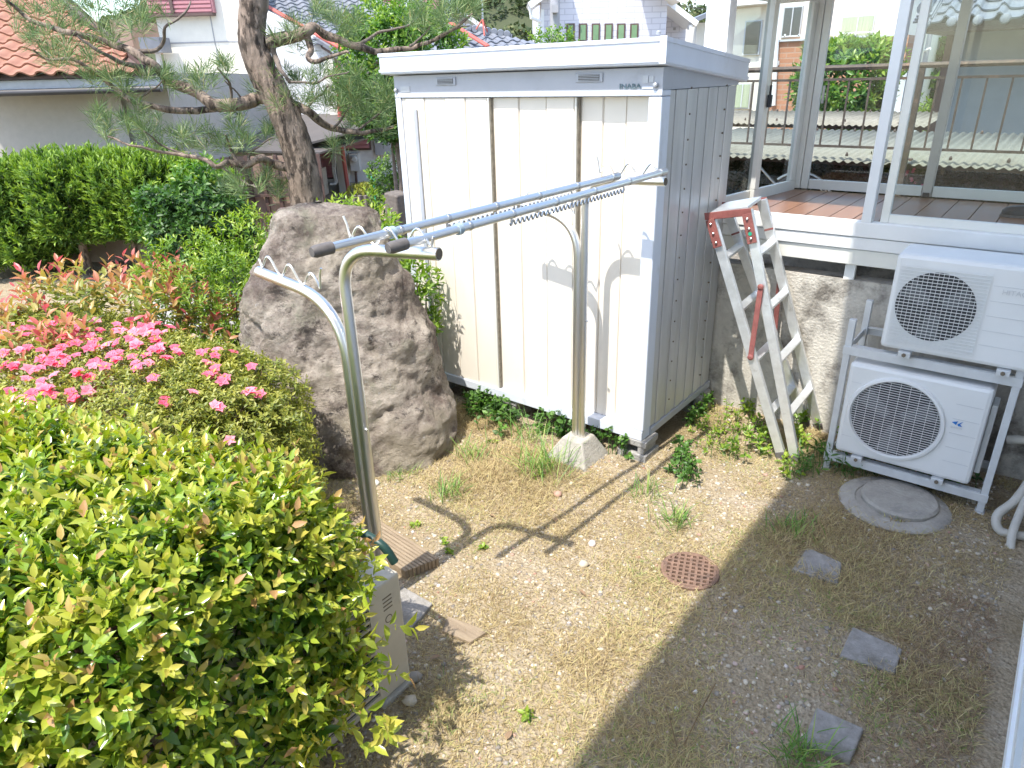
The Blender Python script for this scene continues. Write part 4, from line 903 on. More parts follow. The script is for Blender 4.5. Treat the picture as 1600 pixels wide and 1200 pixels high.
# flowers: five petals
fm = []
for v in range(4):
    pp = []; n = 5
    A = np.arange(n)*2*np.pi/n + rng.normal(0, .08, n); D = np.stack([np.cos(A), np.sin(A), np.full(n, .42)], 1); Nv = np.stack([-np.cos(A)*.4, -np.sin(A)*.4, np.ones(n)], 1)
    arr = leafarr(np.zeros((n, 3)), D, Nv, rng.uniform(.9, 1.1, n), np.full(n, .98), np.clip(rng.normal(.3+.22*v, .12, n), 0, 1), droop=.25)
    me = trimesh('flower', *arr); me.materials.append(M['petal']); fm.append(me)
fl = [(130, 520), (60, 515), (150, 530), (100, 555), (120, 545), (30, 545), (30, 590), (75, 590), (90, 535), (55, 540), (115, 580), (125, 570), (105, 528), (170, 515), (165, 540), (185, 545), (70, 565), (200, 548), (245, 522), (220, 530), (215, 510), (240, 545), (15, 575), (150, 512), (120, 512), (40, 505), (80, 510), (10, 512), (5, 530), (85, 600), (60, 605), (15, 605), (40, 612), (45, 575),
      (310, 545), (325, 555), (340, 552), (320, 575), (355, 578), (368, 540), (335, 565), (330, 622), (355, 592), (400, 605), (390, 570), (245, 590), (250, 622), (375, 683), (300, 600), (180, 560), (255, 542), (285, 545), (235, 562), (215, 565), (205, 560), (140, 560), (130, 600), (20, 640), (8, 560), (160, 570), (190, 528), (60, 555), (100, 500), (140, 498), (20, 498), (412, 604), (330, 540)]
fl += [(rnd.uniform(0, 270), rnd.uniform(494, 560)) for _ in range(55)] + [(rnd.uniform(0, 130), rnd.uniform(560, 620)) for _ in range(12)]
for (x, y) in fl:
    # sits on the foliage nearest to its sight line
    d = ray(x, y).normalized(); e = np.array(EYE); dv = np.array(d); q = P + Nn*.03 - e; tt = q@dv; dist = np.linalg.norm(q - tt[:, None]*dv, axis=1)
    c = np.where(dist < .05)[0]
    i = c[np.argmin(tt[c])] if len(c) else int(np.argmin(dist))
    nb_ = Vector(Nn[i])*.5 + Vector((0, 0, .5)) + Vector(rng.normal(size=3))*.25 - d*.35; rot = nb_.to_track_quat('Z', 'Y').to_matrix().to_4x4()
    pos = Vector(P[i]) + Vector(Nn[i])*.035
    for s_ in range(1 if rnd.random() < .7 else 2):
        pq = pos + Vector(rng.normal(size=3))*.03*s_; piece('flower', fm[rnd.randrange(4)], az, Matrix.Translation(pq) @ rot @ Matrix.Rotation(rnd.uniform(0, 6), 4, 'Z') @ Matrix.Scale(rnd.uniform(.030, .043), 4))

# ================================================================ generic leafy shrub
def shrub(name, label, cat, c, h, n, k, ls, L, W, m, tint=(.1, 1.), e=2.6, lump=.12, lscale=3., zmin=-.7, up=.5, tpl=(LEAF4, LEAF4T), stems=6, group=None, inner=.5, spread=.4, phi=(25, 70), trunk=None):
    g_ = 0 if trunk is None else trunk
    t_ = thing(name, label, cat, (c[0], c[1], 0), group)
    P, Nn = superell(n, c, h, e, lump, lscale, zmin); P = P - Nn*rng.uniform(0, .12, (len(P), 1))*max(h)
    A = [shoots(P, Nn, k, ls, L, W, up, spread, tint, .4, phi)]
    if inner:
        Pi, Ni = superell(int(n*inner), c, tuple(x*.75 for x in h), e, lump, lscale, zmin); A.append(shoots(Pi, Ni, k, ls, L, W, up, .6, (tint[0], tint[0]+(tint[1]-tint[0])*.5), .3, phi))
    F = [np.concatenate([a[j] for a in A]) for j in range(6)]
    o = leafobj('crown' if trunk else 'foliage', leafarr(*F, tpl=tpl), m, t_, kind='stuff')
    for q in range(stems):
        an = q*2.4; r0 = .18*min(h[0], h[1])
        MB().tube([(c[0]+r0*math.cos(an), c[1]+r0*math.sin(an), -.03), (c[0]+r0*1.6*math.cos(an), c[1]+r0*1.6*math.sin(an), c[2]*.55), (c[0]+h[0]*.6*math.cos(an), c[1]+h[1]*.6*math.sin(an), c[2]+h[2]*.5)], [.018 if not trunk else trunk, .012 if not trunk else trunk*.7, .004], 7).build('stem' if not trunk else 'trunk', 'twig', t_, smooth=True)
    return t_
# red tipped photinia
def at(x, y, D): return gd(x, y, D)
p = H(hl(150, 460, 4.6), 4.6, 0)
ph = shrub('photinia_shrub', 'sparse shrub with red and bronze leaf tips behind the azalea', 'shrub', (p.x, p.y, .57), (.95, .95, .52), 600, 7, .15, .085, .036, 'leaf_red', (.14, 1.08), 2.2, .2, 2.2, -.5, .8, (LEAF8, LEAF8T), 9, inner=.35, spread=.3)
p = H(hl(330, 460, 4.9), 4.95, 0)
# lime azalea between the photinia and the boulder
shrub('green_azalea', 'lime green leafy shrub beside the left side of the boulder', 'shrub', (p.x+.08, p.y-.05, .62), (.50, .50, .60), 850, 7, .07, .050, .016, 'leaf_lime', (.05, 1.), 2.4, .16, 3, -.8, .6, stems=6)
p = H(hl(395, 400, 5.0), 5.05, 0)
shrub('green_azalea', 'lime green shrub rising against the upper left of the boulder', 'shrub', (p.x, p.y, .80), (.36, .36, .66), 620, 7, .07, .050, .016, 'leaf_lime', (.15, 1.), 2.4, .16, 3, -.8, .7, stems=5)
p = H(hl(545, 320, 5.6), 5.6, 0)
shrub('leafy_shrub', 'bright green shrub peeking over the top of the boulder', 'shrub', (p.x, p.y, .66), (.62, .40, .72), 800, 7, .08, .075, .024, 'leaf_lime', (.2, 1.), 2.6, .12, 3, -.6, .7, stems=5)
p = gd(650, 420, 5.05)
shrub('leafy_shrub', 'small leafy branch between the boulder and the shed door', 'shrub', (-3.52, 3.36, .78), (.13, .10, .40), 90, 6, .08, .07, .026, 'leaf_lime', (.1, .8), 2.2, .2, 3, -.9, .5, stems=3)
# camellia at the right end of the hedge
p = H(hl(300, 330, 8.2), 8.3, 0)
shrub('camellia_bush', 'dark glossy evergreen bush at the right end of the hedge', 'shrub', (p.x, p.y, .66), (.5, .5, .64), 900, 6, .10, .085, .045, 'leaf_dark', (.0, 1.), 2.6, .15, 2.5, -.8, .5, stems=5)
p = H(hl(310, 250, 8.6), 8.7, 0)
shrub('climbing_shrub', 'light green climber on top of the evergreen bush by the hedge', 'shrub', (p.x, p.y, .90), (.42, .36, .62), 380, 6, .10, .08, .04, 'leaf_tree', (.2, 1.), 2.4, .15, 2.5, -.7, .5, stems=4)
# ================================================================ hedge of clipped junipers
HDg = 9.3
for i, (xp, nm) in enumerate(((-70, 'leftmost, cut by the picture edge'), (22, 'second from the left'), (104, 'over the thick pale trunk'), (182, 'over the middle thin trunk'), (236, 'over the right hand trunk'))):
    c = H(hl(xp, 300, HDg), HDg+.1*(i % 2), 0)
    lab = ['clipped juniper of the hedge cut off by the left picture edge', 'clipped juniper at the left of the hedge with foliage to the ground', 'clipped juniper of the hedge above the thick pale trunk', 'clipped juniper of the hedge above the middle thin trunk', 'clipped juniper of the hedge above the right hand trunk'][i]
    t_ = thing('hedge_juniper', lab, 'juniper', (c.x, c.y, 0), 'clipped juniper hedge')
    zc, hz = (.97, .52) if i > 1 else (.80, .67)
    P, Nn = superell(1500, (c.x, c.y, zc), (.56, .50, hz), 3.4, .10, 4.5, -1)
    P = P - Nn*rng.uniform(0, .10, (len(P), 1))
    A = shoots(P, Nn, 9, .13, .085, .026, .9, .3, (.0, 1.), .3, (8, 42))
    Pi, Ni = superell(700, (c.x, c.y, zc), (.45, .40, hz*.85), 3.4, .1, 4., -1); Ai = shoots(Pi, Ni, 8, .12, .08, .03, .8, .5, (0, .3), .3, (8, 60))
    F = [np.concatenate([A[j], Ai[j]]) for j in range(6)]
    leafobj('crown', leafarr(*F, tpl=(LEAF4, LEAF4T)), 'leaf_hedge', t_, kind='stuff')
    r_ = [.04, .05, .055, .035, .042][i]
    MB().tube([(c.x, c.y, -.05), (c.x+.02, c.y, .2), (c.x-.02, c.y+.02, .5), (c.x, c.y, 1.1)], [r_*1.2, r_, r_*.9, r_*.4], 9).build('trunk', 'bark', t_, smooth=True)

# ================================================================ pine
PD = 6.5
def pp(x, y, dd=0): return gd(x, y, PD+dd)
pn = thing('pine_tree', 'old garden pine with a curved trunk and layered branches', 'pine', tuple(H(hl(478, 330, PD), PD, 0)))
b0 = H(hl(484, 340, PD), PD, -.1)
tr = smoothpath([b0, pp(480, 320), pp(472, 262), pp(456, 205), pp(432, 152), pp(408, 105), pp(394, 60), pp(396, 15), pp(403, -30), pp(404, -90), pp(412, -150)], 8)
n = len(tr); rr = [.15 + (.09-.15)*(i/(n-1)) + .008*mnoise.noise(Vector((i*.6, 0, 0))) for i in range(n)]
V = []; T = []; seg = 26; u = Vector((1, 0, 0))
for i, c in enumerate(tr):
    t_ = (tr[min(i+1, n-1)]-tr[max(i-1, 0)]).normalized(); u = (u-t_*u.dot(t_)).normalized(); w = t_.cross(u)
    for j in range(seg):
        an = 2*math.pi*j/seg; d = u*math.cos(an)+w*math.sin(an)
        k = 1 + .10*mnoise.noise(Vector((math.cos(an)*5, math.sin(an)*5, c.z*4))) + .08*mnoise.noise(Vector((math.cos(an)*9, math.sin(an)*9, c.z*14)))
        V.append((c+d*rr[i]*k)[:])
for i in range(n-1):
    for j in range(seg):
        a = i*seg+j; b = i*seg+(j+1) % seg; T += [(a, b, b+seg), (a, b+seg, a+seg)]
link('trunk', trimesh('trunk', V, T, smooth=True), 'bark', pn)
tips = []
def branch(pts, r0, r1, dd0, dd1, name='branch', tufts=True):
    m = len(pts); P = [pp(x, y, dd0+(dd1-dd0)*i/(m-1)+.06*math.sin(i*2.1)) for i, (x, y) in enumerate(pts)]
    S = smoothpath(P, 5); k = len(S)
    for i in range(1, k-1): S[i] = S[i] + Vector((mnoise.noise(S[i]*7), mnoise.noise(S[i]*7+Vector((9, 0, 0))), mnoise.noise(S[i]*7+Vector((0, 9, 0)))))*.022
    MB().tube(S, [(r0+(r1-r0)*(i/(k-1))**.8)*(1+.18*mnoise.noise(S[i]*14)) for i in range(k)], 9).build(name, 'bark' if r0 > .03 else 'twig', pn, smooth=True)
    return S
S1 = branch([(415, 66), (445, 60), (475, 52), (492, 44), (520, 60), (560, 74), (598, 80), (650, 72), (700, 52), (738, 22)], .062, .010, 0, .2)
branch([(478, 55), (485, 78), (487, 95), (520, 90), (545, 82)], .035, .010, 0, -.2)
branch([(560, 70), (590, 52), (630, 42), (655, 22)], .016, .006, .1, .3)
branch([(640, 72), (660, 55), (672, 40)], .012, .005, .1, .2)
branch([(690, 56), (712, 45), (735, 40)], .010, .004, .2, .1)
branch([(425, 66), (430, 92), (440, 112), (452, 128)], .03, .014, 0, -.15)
S2 = branch([(432, 152), (402, 154), (350, 166), (308, 147), (270, 126), (245, 105), (210, 82), (168, 66), (115, 52), (70, 40), (35, 24), (8, -2)], .065, .012, 0, -.3)
branch([(212, 83), (252, 74), (259, 46), (290, 22), (298, 2)], .02, .006, -.1, -.2)
branch([(245, 108), (195, 100), (155, 80), (120, 55)], .028, .008, -.1, -.4)
S3 = branch([(345, 166), (320, 172), (245, 168), (210, 157), (168, 130), (122, 95), (95, 92), (70, 92), (52, 77)], .035, .006, 0, -.5)
branch([(215, 158), (235, 143), (255, 125)], .012, .005, -.2, -.3); branch([(195, 150), (180, 125), (150, 112)], .010, .005, -.2, -.4)
branch([(360, 166), (362, 140), (350, 120), (340, 105)], .016, .006, 0, -.2); branch([(390, 160), (375, 150), (350, 125)], .012, .005, 0, -.2)
branch([(452, 262), (424, 256), (408, 250), (382, 258), (357, 252), (340, 260), (315, 248), (266, 238), (210, 229), (168, 213)], .045, .007, 0, -.5)
branch([(424, 256), (404, 283), (386, 292), (372, 290)], .02, .005, -.05, -.3); branch([(372, 256), (362, 232), (352, 210)], .02, .006, -.1, -.2); branch([(345, 260), (390, 288), (405, 292)], .012, .005, -.1, -.4)
branch([(300, 246), (255, 225), (225, 205)], .012, .005, -.3, -.5); branch([(385, 256), (398, 232), (425, 215)], .012, .005, -.1, -.2)
S4 = branch([(440, 162), (462, 165), (480, 172), (499, 188), (524, 202), (552, 205), (584, 205), (614, 198)], .055, .014, 0, .2)
branch([(520, 200), (535, 185), (550, 165)], .014, .005, .1, 0); branch([(552, 204), (580, 188), (602, 165)], .016, .006, .1, .1); branch([(480, 172), (500, 150), (515, 135)], .014, .006, 0, -.1)
branch([(450, 128), (490, 130), (520, 118), (545, 112)], .012, .005, -.15, -.2)
NT = []
def tuft(p, d, r, n):
    d = np.array(Vector(d).normalized()); D = unit(rng.normal(size=(n, 3))*.62 + d*.8); P = np.tile(np.array(p), (n, 1)) + D*.01 - d*rng.uniform(0, r*.6, (n, 1))
    NT.append((P, D, rdir(n), r*rng.uniform(.7, 1.1, n), np.full(n, .0052), np.clip(rng.normal(.45, .25, n), 0, 1)))
TU = [(25, 12), (50, 20), (85, 12), (60, 50), (95, 40), (125, 28), (150, 18), (180, 30), (205, 15), (140, 45), (170, 55), (75, 68), (55, 62), (40, 45), (85, 85), (110, 70), (135, 75), (105, 95), (225, 5), (240, 20), (160, 8), (120, 5), (95, 0), (190, 45), (215, 35), (65, 88), (130, 95), (155, 110), (185, 115), (200, 128), (170, 125), (225, 120), (250, 115), (265, 130), (145, 120),
      (160, 175), (178, 185), (195, 195), (150, 190), (175, 205), (205, 185), (220, 175), (240, 190), (260, 200), (235, 210), (275, 215), (295, 205), (310, 220), (330, 215), (290, 225), (255, 225), (320, 200), (215, 200), (345, 105), (352, 95), (312, 115), (325, 120), (300, 130), (285, 120), (365, 175), (372, 185), (360, 200), (345, 215), (385, 215), (410, 200), (395, 215), (420, 210), (372, 225), (405, 130), (415, 125), (425, 145), (440, 140), (400, 145), (420, 160), (460, 150), (470, 130), (455, 118),
      (378, 285), (395, 280), (425, 275), (440, 285), (435, 300), (370, 295), (355, 285), (410, 270), (475, 30), (490, 15), (505, 25), (520, 35), (530, 20), (545, 38), (500, 5), (515, 8), (460, 40), (470, 70), (440, 50), (550, 50), (560, 30), (655, 15), (650, 5), (665, 28), (672, 38), (680, 22), (690, 32), (645, 30), (705, 15), (720, 8), (735, 12), (745, 5), (725, 25), (710, 28), (690, 8), (735, -5),
      (525, 130), (545, 140), (560, 150), (575, 165), (590, 150), (600, 165), (555, 170), (545, 160), (570, 135), (585, 180), (605, 180), (530, 150), (510, 145), (500, 155), (515, 165), (560, 125), (590, 130), (610, 145), (535, 110), (548, 120), (480, 155), (490, 140), (535, 215), (525, 225), (545, 190), (600, 195), (495, 110), (505, 120)]
for (x, y) in TU:
    left = x < 400
    for q in range(2):
        jx, jy = rnd.uniform(-13, 13), rnd.uniform(-10, 10); p = pp(x+jx, y+jy, rnd.uniform(-.5, .25) if left else rnd.uniform(-.2, .35))
        tuft(p, (rnd.uniform(-.5, .5), rnd.uniform(-.5, .5), .75), rnd.uniform(.12, .18), 56)
for q in range(5):
    for k in range(14): tuft(H(hl(420, -140, PD), PD, 3.9+.5*q) + Vector((rnd.uniform(-1, 1), rnd.uniform(-1, 1), rnd.uniform(-.25, .25))), (0, 0, 1), .15, 26)
F = [np.concatenate([a[j] for a in NT]) for j in range(6)]
leafobj('needles', leafarr(*F, tpl=(LEAF2, LEAF2T), droop=.1), 'needle', pn, kind='stuff')

# ================================================================ yard weeds
def weed(label, spots, L, W, m, k=5, ls=.06, up=.6, tint=(.1, 1), name='weed', spread=.4):
    c = Vector((sum(s[0] for s in spots)/len(spots), sum(s[1] for s in spots)/len(spots), 0)); t_ = thing(name, label, 'weed', tuple(c))
    P = np.array([(s[0], s[1], max(.005, s[2])) for s in spots]); Nn = np.tile([0, 0, 1.], (len(P), 1)) + rng.normal(size=(len(P), 3))*.4
    A = shoots(P, Nn, k, ls, L, W, up, spread, tint, .3, (35, 85)); leafobj('leaves', leafarr(*A, tpl=(LEAF8, LEAF8T)), m, t_, kind='stuff')
    mb = MB()
    for s in P: mb.tube([(s[0]+rng.normal()*.02, s[1]+rng.normal()*.02, -.01), (s[0], s[1], s[2]+ls)], [.0025, .0015], 4)
    o = mb.build('stems', 'green_grass', t_, fix=False); o['kind'] = 'stuff'; return t_
def spots(px, n, sx, sy, zmax=.12, zmin=0): return [((q := gz(x+rng.normal()*sx, y+rng.normal()*sy)).x, q.y, rng.uniform(zmin, zmax)) for (x, y) in px for _ in range(n)]
weed('dark leafy weeds growing at the shed base beside the boulder', [(x, min(y, 3.52), z) for x, y, z in spots([(755, 640), (770, 660), (745, 650), (790, 665), (775, 640)], 16, 14, 8, .14)], .05, .034, 'leaf_dark', tint=(.3, 1.))
weed('dark round leaved weeds along the shed sill left of the pole base', [(x, min(y, 3.53), z) for x, y, z in spots([(850, 672), (875, 680), (890, 678)], 9, 8, 4, .13)], .042, .036, 'leaf_dark', tint=(.3, 1.))
weed('creeping vine along the shed sill right of the pole base', [(x, min(y, 3.53), z) for x, y, z in spots([(930, 690), (945, 692), (962, 700), (985, 702)], 5, 6, 3, .12)], .038, .034, 'leaf_dark', tint=(.4, 1.))
weed('leafy weeds under the right side of the shed', [(max(x, -1.74), y, z) for x, y, z in spots([(1075, 660), (1085, 640), (1065, 735), (1075, 745), (1060, 720)], 14, 9, 9, .09)], .04, .028, 'leaf_dark', tint=(.4, 1.))
weed('pale green weeds between the shed and the ladder', spots([(1110, 660), (1130, 680), (1115, 700), (1145, 665), (1095, 680)], 9, 14, 12, .07), .03, .018, 'leaf_lime', tint=(.2, .9))
weed('low weeds under the leaning ladder', [(x, min(y, 4.6), z) for x, y, z in spots([(1160, 655), (1180, 665), (1200, 700), (1225, 735), (1170, 690), (1250, 690), (1150, 710), (1265, 660)], 9, 12, 10, .09)], .045, .028, 'leaf_lime', tint=(.1, .9))
weed('ferny weeds at the foot of the unit rack', [(x, min(y, 4.55), z) for x, y, z in spots([(1255, 740), (1300, 730), (1330, 735), (1270, 720)], 10, 12, 7, .12)], .06, .018, 'leaf_dark', tint=(.4, 1.))
weed('small leafy weeds behind the unit rack', [(x, min(y, 4.6), z) for x, y, z in spots([(1400, 745), (1440, 755), (1480, 765), (1360, 735)], 10, 14, 5, .08)], .045, .03, 'leaf_dark', tint=(.1, .7))
weed('tiny green seedlings on the lawn by the ribbed board', spots([(690, 850), (700, 862), (755, 855), (650, 820), (820, 1120), (840, 745), (770, 690)], 3, 5, 4, .01), .03, .018, 'leaf_lime', tint=(.4, .9), ls=.015)
def gtuft(label, x, y, n, h, m='green_grass', r=.05):
    p = gz(x, y); t_ = n; P = np.stack([p.x+rng.normal(0, r, n), p.y+rng.normal(0, r, n), np.full(n, -.004)], 1)
    D = np.stack([rng.normal(0, .35, n), rng.normal(0, .35, n), np.ones(n)], 1); o = leafobj('grass_tuft', leafarr(P, D, np.stack([-D[:, 0]*3, -D[:, 1]*3, np.full(n, .5)], 1)+rng.normal(size=(n, 3))*.2, h*rng.uniform(.5, 1.1, n), np.full(n, .006), rng.uniform(0, 1, n), tpl=(LEAF8, LEAF8T), droop=.35), m, origin=(p.x, p.y, 0))
    tag(o, label, 'grass', 'grass tufts on the lawn')
gtuft('tall green grass tuft left of the concrete pole base', 850, 742, 110, .30, r=.07); gtuft('slender grass tuft growing against the shed sill', 822, 690, 40, .30, r=.05)
gtuft('short green grass tuft in the middle of the dry lawn', 703, 775, 70, .16); gtuft('green grass tuft below the boulder', 740, 715, 50, .17, r=.07)
gtuft('grass tuft in the sun left of the ladder foot', 1055, 822, 60, .17); gtuft('grass tuft in front of the hollow block', 1012, 770, 50, .16, r=.06)
gtuft('green grass tuft by the shade line below the ladder', 1235, 832, 70, .13, r=.07); gtuft('yellow green grass tuft at the bottom edge stepping stone', 1250, 1185, 90, .16, r=.04)
gtuft('small grass tuft at the near stand foot', 625, 745, 40, .13); gtuft('dry pale grass tuft along the manhole lid', 1400, 806, 120, .06, 'straw', .045)
# creeping ivy on the boulder bottom left is shade only; fallen leaves
for i, (x, y, lab) in enumerate(((765, 806, 'fallen orange leaf beside the bent pole shadow'), (868, 815, 'fallen rusty leaf near the bar shadow'), (690, 1030, 'dead red leaf in the shrub shade'), (905, 925, 'small brown leaf left of the drain cover'), (790, 1158, 'brown leaf near the bottom of the yard'))):
    p = gz(x, y); o = leafobj('fallen_leaf', leafarr(np.array([[p.x, p.y, .012+g_height(p.x, p.y)]]), np.array([[math.cos(i*2), math.sin(i*2), .15]]), np.array([[0, .2, 1.]]), np.array([.05]), np.array([.026]), np.array([.5])), 'rust_grass', origin=(p.x, p.y, 0)); tag(o, lab, 'leaf', 'fallen leaves')
for i, (a, b_, lab) in enumerate((((1038, 1100), (1058, 1168), 'short dry straw stalk in the shade at the bottom'), ((1118, 1068), (1068, 1165), 'long dry straw stalk crossing the shaded lawn'))):
    p, q = gz(*a, .02), gz(*b_, .012); o = MB().tube([p, (p+q)/2+Vector((0, 0, .012)), q], .0025, 5).build('straw_stalk', 'straw', origin=(p.x, p.y, 0), fix=False); tag(o, lab, 'stalk', 'straw stalks')

# ================================================================ neighbourhood, left: house with orange tiles
def hz_(x, y, D): return gd(x, y, D).z
def bx(p, name, m, l0, l1, d0, d1, z0, z1, bevel=0): return MB().box((l0, d0, z0), (l1, d1, z1), H).build(name, m, p, bevel=bevel)
oh = thing('orange_roof_house', 'low house with orange tiled roof and beige stucco wall at the left', 'house', tuple(H(-8, 12.5, 0)))
eL, eR = hl(-110, 135, 10.6), hl(254, 138, 10.6); ez = hz_(120, 122, 10.6)
bx(oh, 'wall', 'stucco', eL, eR-.25, 11.3, 17, 0, ez+.05)
bx(oh, 'soffit', 'fascia', eL, eR, 10.62, 11.32, ez-.06, ez-.02)
bx(oh, 'fascia_board', 'fascia', eL, eR, 10.56, 10.62, ez-.17, ez-.01)
MB().tube([H(eL, 10.51, ez-.165), H(eR+.02, 10.51, ez-.165)], .045, 10).build('gutter', 'gutter', oh, smooth=True)
MB().box((eL, 10.50, ez+.0), (eR, 10.56, ez+.07), H).build('eave_trim', 'gutter', oh)
sl_ = .52; rise = 3.4
def orp(l, s): return H(l, 10.5+s, ez+.06+s*sl_)
_o = orp(0, 0); _n = (orp(1, 0)-_o).cross(orp(0, 1)-_o)
def onroof(x, y):
    d = ray(x, y); p = EYE + d*((_o-EYE).dot(_n)/d.dot(_n)); return p.x*CY+p.y*SY, -p.x*SY+p.y*CY-10.5
va, vb = onroof(236, 112), onroof(95, 6); vk = (vb[0]-va[0])/(vb[1]-va[1])
def verge(s): return va[0] + vk*(s-va[1])
dn = Vector((0, 0, .06)); q4 = [orp(eL, 0), orp(verge(0), 0), orp(verge(rise), rise), orp(eL, rise)]
MB().hexa([p-dn for p in q4]+q4).build('roof_deck', 'brown_trim', oh)
MB().prism([orp(verge(.7)-.12, .7)-Vector((0, 0, .07)), orp(verge(rise)-.12, rise)-Vector((0, 0, .07)), H(verge(rise)-.12, 10.5+rise, 0), H(verge(.7)-.12, 11.2, 0)], H(-.15, 0, 0)).build('gable_wall', 'stucco', oh)
MB().beam(orp(verge(-.03), -.03)+Vector((0, 0, .02)), orp(verge(rise), rise)+Vector((0, 0, .02)), .07, .13).build('verge_board', 'brown_trim', oh)
def tile_mesh(name, w, l, h, m, flat=False):
    """wave tile: x across, y up the slope, z normal"""
    n = 10; V = []; F = []
    for r, (yy, lift) in enumerate(((0, h*.55), (l, 0.))):
        for i in range(n+1):
            u = i/n; zz = (math.sin(u*2*math.pi)*h*.5 if not flat else (h*.9*max(0, math.cos((u-.1)*2*math.pi))**1.5 - h*.25*max(0, math.sin((u-.1)*math.pi)))) + lift; V.append((u*w*1.04, yy, zz+.015))
    V2 = [(a, b, c-.022) for a, b, c in V]; k = len(V); V = V+V2
    for i in range(n): F += [(i, i+1, n+2+i, n+1+i), (k+i, k+n+1+i, k+n+2+i, k+i+1), (i, k+i, k+i+1, i+1)]
    F += [(0, n+1, k+n+1, k), (n, k+n, k+2*n+1, 2*n+1)]
    me = bpy.data.meshes.new(name); me.from_pydata(V, [], F); me.update(); me.materials.append(M[m]); return me
def tile_roof(parent, me, o0, ex, ey, nx, ny, w, l, inside, maxn=300):
    ex, ey = Vector(ex).normalized(), Vector(ey); ey = (ey-ex*ey.dot(ex)).normalized(); ez_ = ex.cross(ey); c = 0
    rot = Matrix((ex, ey, ez_)).transposed().to_4x4()
    for j in range(ny):
        for i in range(nx):
            p = o0 + ex*(i*w) + ey*(j*l)
            if not inside(p + ex*w/2 + ey*l/2) or c >= maxn: continue
            piece('tile', me, parent, Matrix.Translation(p + ez_*(.012+rnd.uniform(-.003, .003))) @ rot @ Matrix.Rotation(rnd.uniform(-.012, .012), 4, 'Z')); c += 1
to = tile_mesh('orange_tile', .27, .27, .055, 'tile_orange')
slv = orp(0, 1)-orp(0, 0)
def in_o(p):
    q = proj(p); l = p.x*CY+p.y*SY; d = -p.x*SY+p.y*CY; return -60 < q[0] < 330 and -45 < q[1] and l < verge(d-10.5) - .06
tile_roof(oh, to, orp(eL, -.06), orp(1, 0)-orp(0, 0), slv, 16, 13, .27, .245, in_o)
# low boundary wall behind the hedge
o = MB().box((hl(-90, 380, 10.0), 9.95, 0), (hl(275, 380, 10.0), 10.1, .62), H).build('boundary_wall', 'stucco_low', origin=H(-6, 10, 0)); tag(o, 'low brown stucco wall behind the juniper trunks', 'wall')

# ================================================================ white house with grey tiles and pink shutters
wh = thing('white_house', 'white two storey house with grey tiled roof and pink shutters', 'house', tuple(H(-5, 18, 0)))
def face(p, x0, x1, y0, y1, D, dep, name, m, z0=None):
    l0, l1 = hl(x0, (y0+y1)/2, D), hl(x1, (y0+y1)/2, D); za = hz_((x0+x1)/2, y1, D) if z0 is None else z0; zb = hz_((x0+x1)/2, y0, D)
    return bx(p, name, m, l0, l1, D, D+dep, za, zb)
face(wh, 252, 388, -60, 200, 16.2, 5, 'wing_wall', 'cream_wall', 0)
face(wh, 386, 640, 66, 300, 16.4, 4.5, 'wall', 'white_wall', 0)
def tri_wall(p, pts, D, dep, name, m):
    q = [gd(x, y, D) for x, y in pts]; return MB().prism(q, H(0, dep, 0)).build(name, m, p)
tri_wall(wh, [(386, 70), (386, -40), (340, -60), (420, 10), (560, 96), (640, 96), (640, 70)][:1] + [(388, 14), (408, 12), (512, 66)], 16.4, .2, 'gable_wall', 'white_wall')
for (x0, x1, y0, y1, D) in ((228, 330, -30, 21, 16.05),):
    s_ = face(wh, x0, x1, y0, y1, D, .14, 'shutter', 'pink_shutter')
    z0, z1 = hz_(280, y1, D), hz_(280, y0, D); l0, l1 = hl(x0, 0, D), hl(x1, 0, D); n_ = int((z1-z0)/.075)
    for k in range(n_): bx(s_, 'slat', 'pink_shutter', l0+.02, l1-.02, D-.025, D-.001, z0+.02+k*.075, z0+.065+k*.075)
    face(wh, x0-2, x1+2, y1, y1+4, D-.05, .2, 'shutter_sill', 'brown_trim')
    face(wh, 262, 267, y0, y1, D-.05, .04, 'shutter_post', 'brown_trim')
face(wh, 250, 390, 65, 67, 16.19, .02, 'wall_joint', 'grey_post'); face(wh, 341, 342.5, 0, 200, 16.19, .02, 'wall_joint', 'grey_post')
# small hooded vent on the left wing
hd_ = face(wh, 218, 250, 58, 82, 15.6, .5, 'porch_hood', 'tile_grey'); face(wh, 176, 205, 30, 80, 17.5, 3, 'side_wall', 'brown_panel')
face(wh, 252, 258, 70, 190, 16.12, .08, 'corner_trim', 'white_wall')
# windows of the ground floor
def shutterwin(x0, x1, y0, y1, D, frame=3):
    f_ = face(wh, x0-frame, x1+frame, y0-frame, y1+frame, D-.05, .06, 'window_frame', 'brown_trim')
    z0, z1 = hz_((x0+x1)/2, y1, D-.1), hz_((x0+x1)/2, y0, D-.1); l0, l1 = hl(x0, (y0+y1)/2, D-.1), hl(x1, (y0+y1)/2, D-.1); n_ = max(3, int((z1-z0)/.075))
    bx(f_, 'shutter_sheet', 'pink_shutter', l0, l1, D-.075, D-.055, z0, z1)
    for k in range(n_): h_ = (z1-z0)/n_; bx(f_, 'slat', 'pink_shutter', l0, l1, D-.10, D-.0755, z0+k*h_+.006, z0+(k+1)*h_-.018)
shutterwin(478, 517, 214, 278, 16.4, 2); shutterwin(537, 576, 214, 232, 16.4, 3); shutterwin(535, 588, 130, 178, 16.4, 3); shutterwin(385, 420, 150, 185, 16.2, 2)
lv = face(wh, 584, 622, 186, 242, 16.3, .1, 'louvre', 'grey_post')
face(wh, 470, 640, 285, 306, 16.33, .08, 'plinth', 'concrete')
face(wh, 518, 534, 90, 305, 16.2, .2, 'pilaster', 'cream_wall')
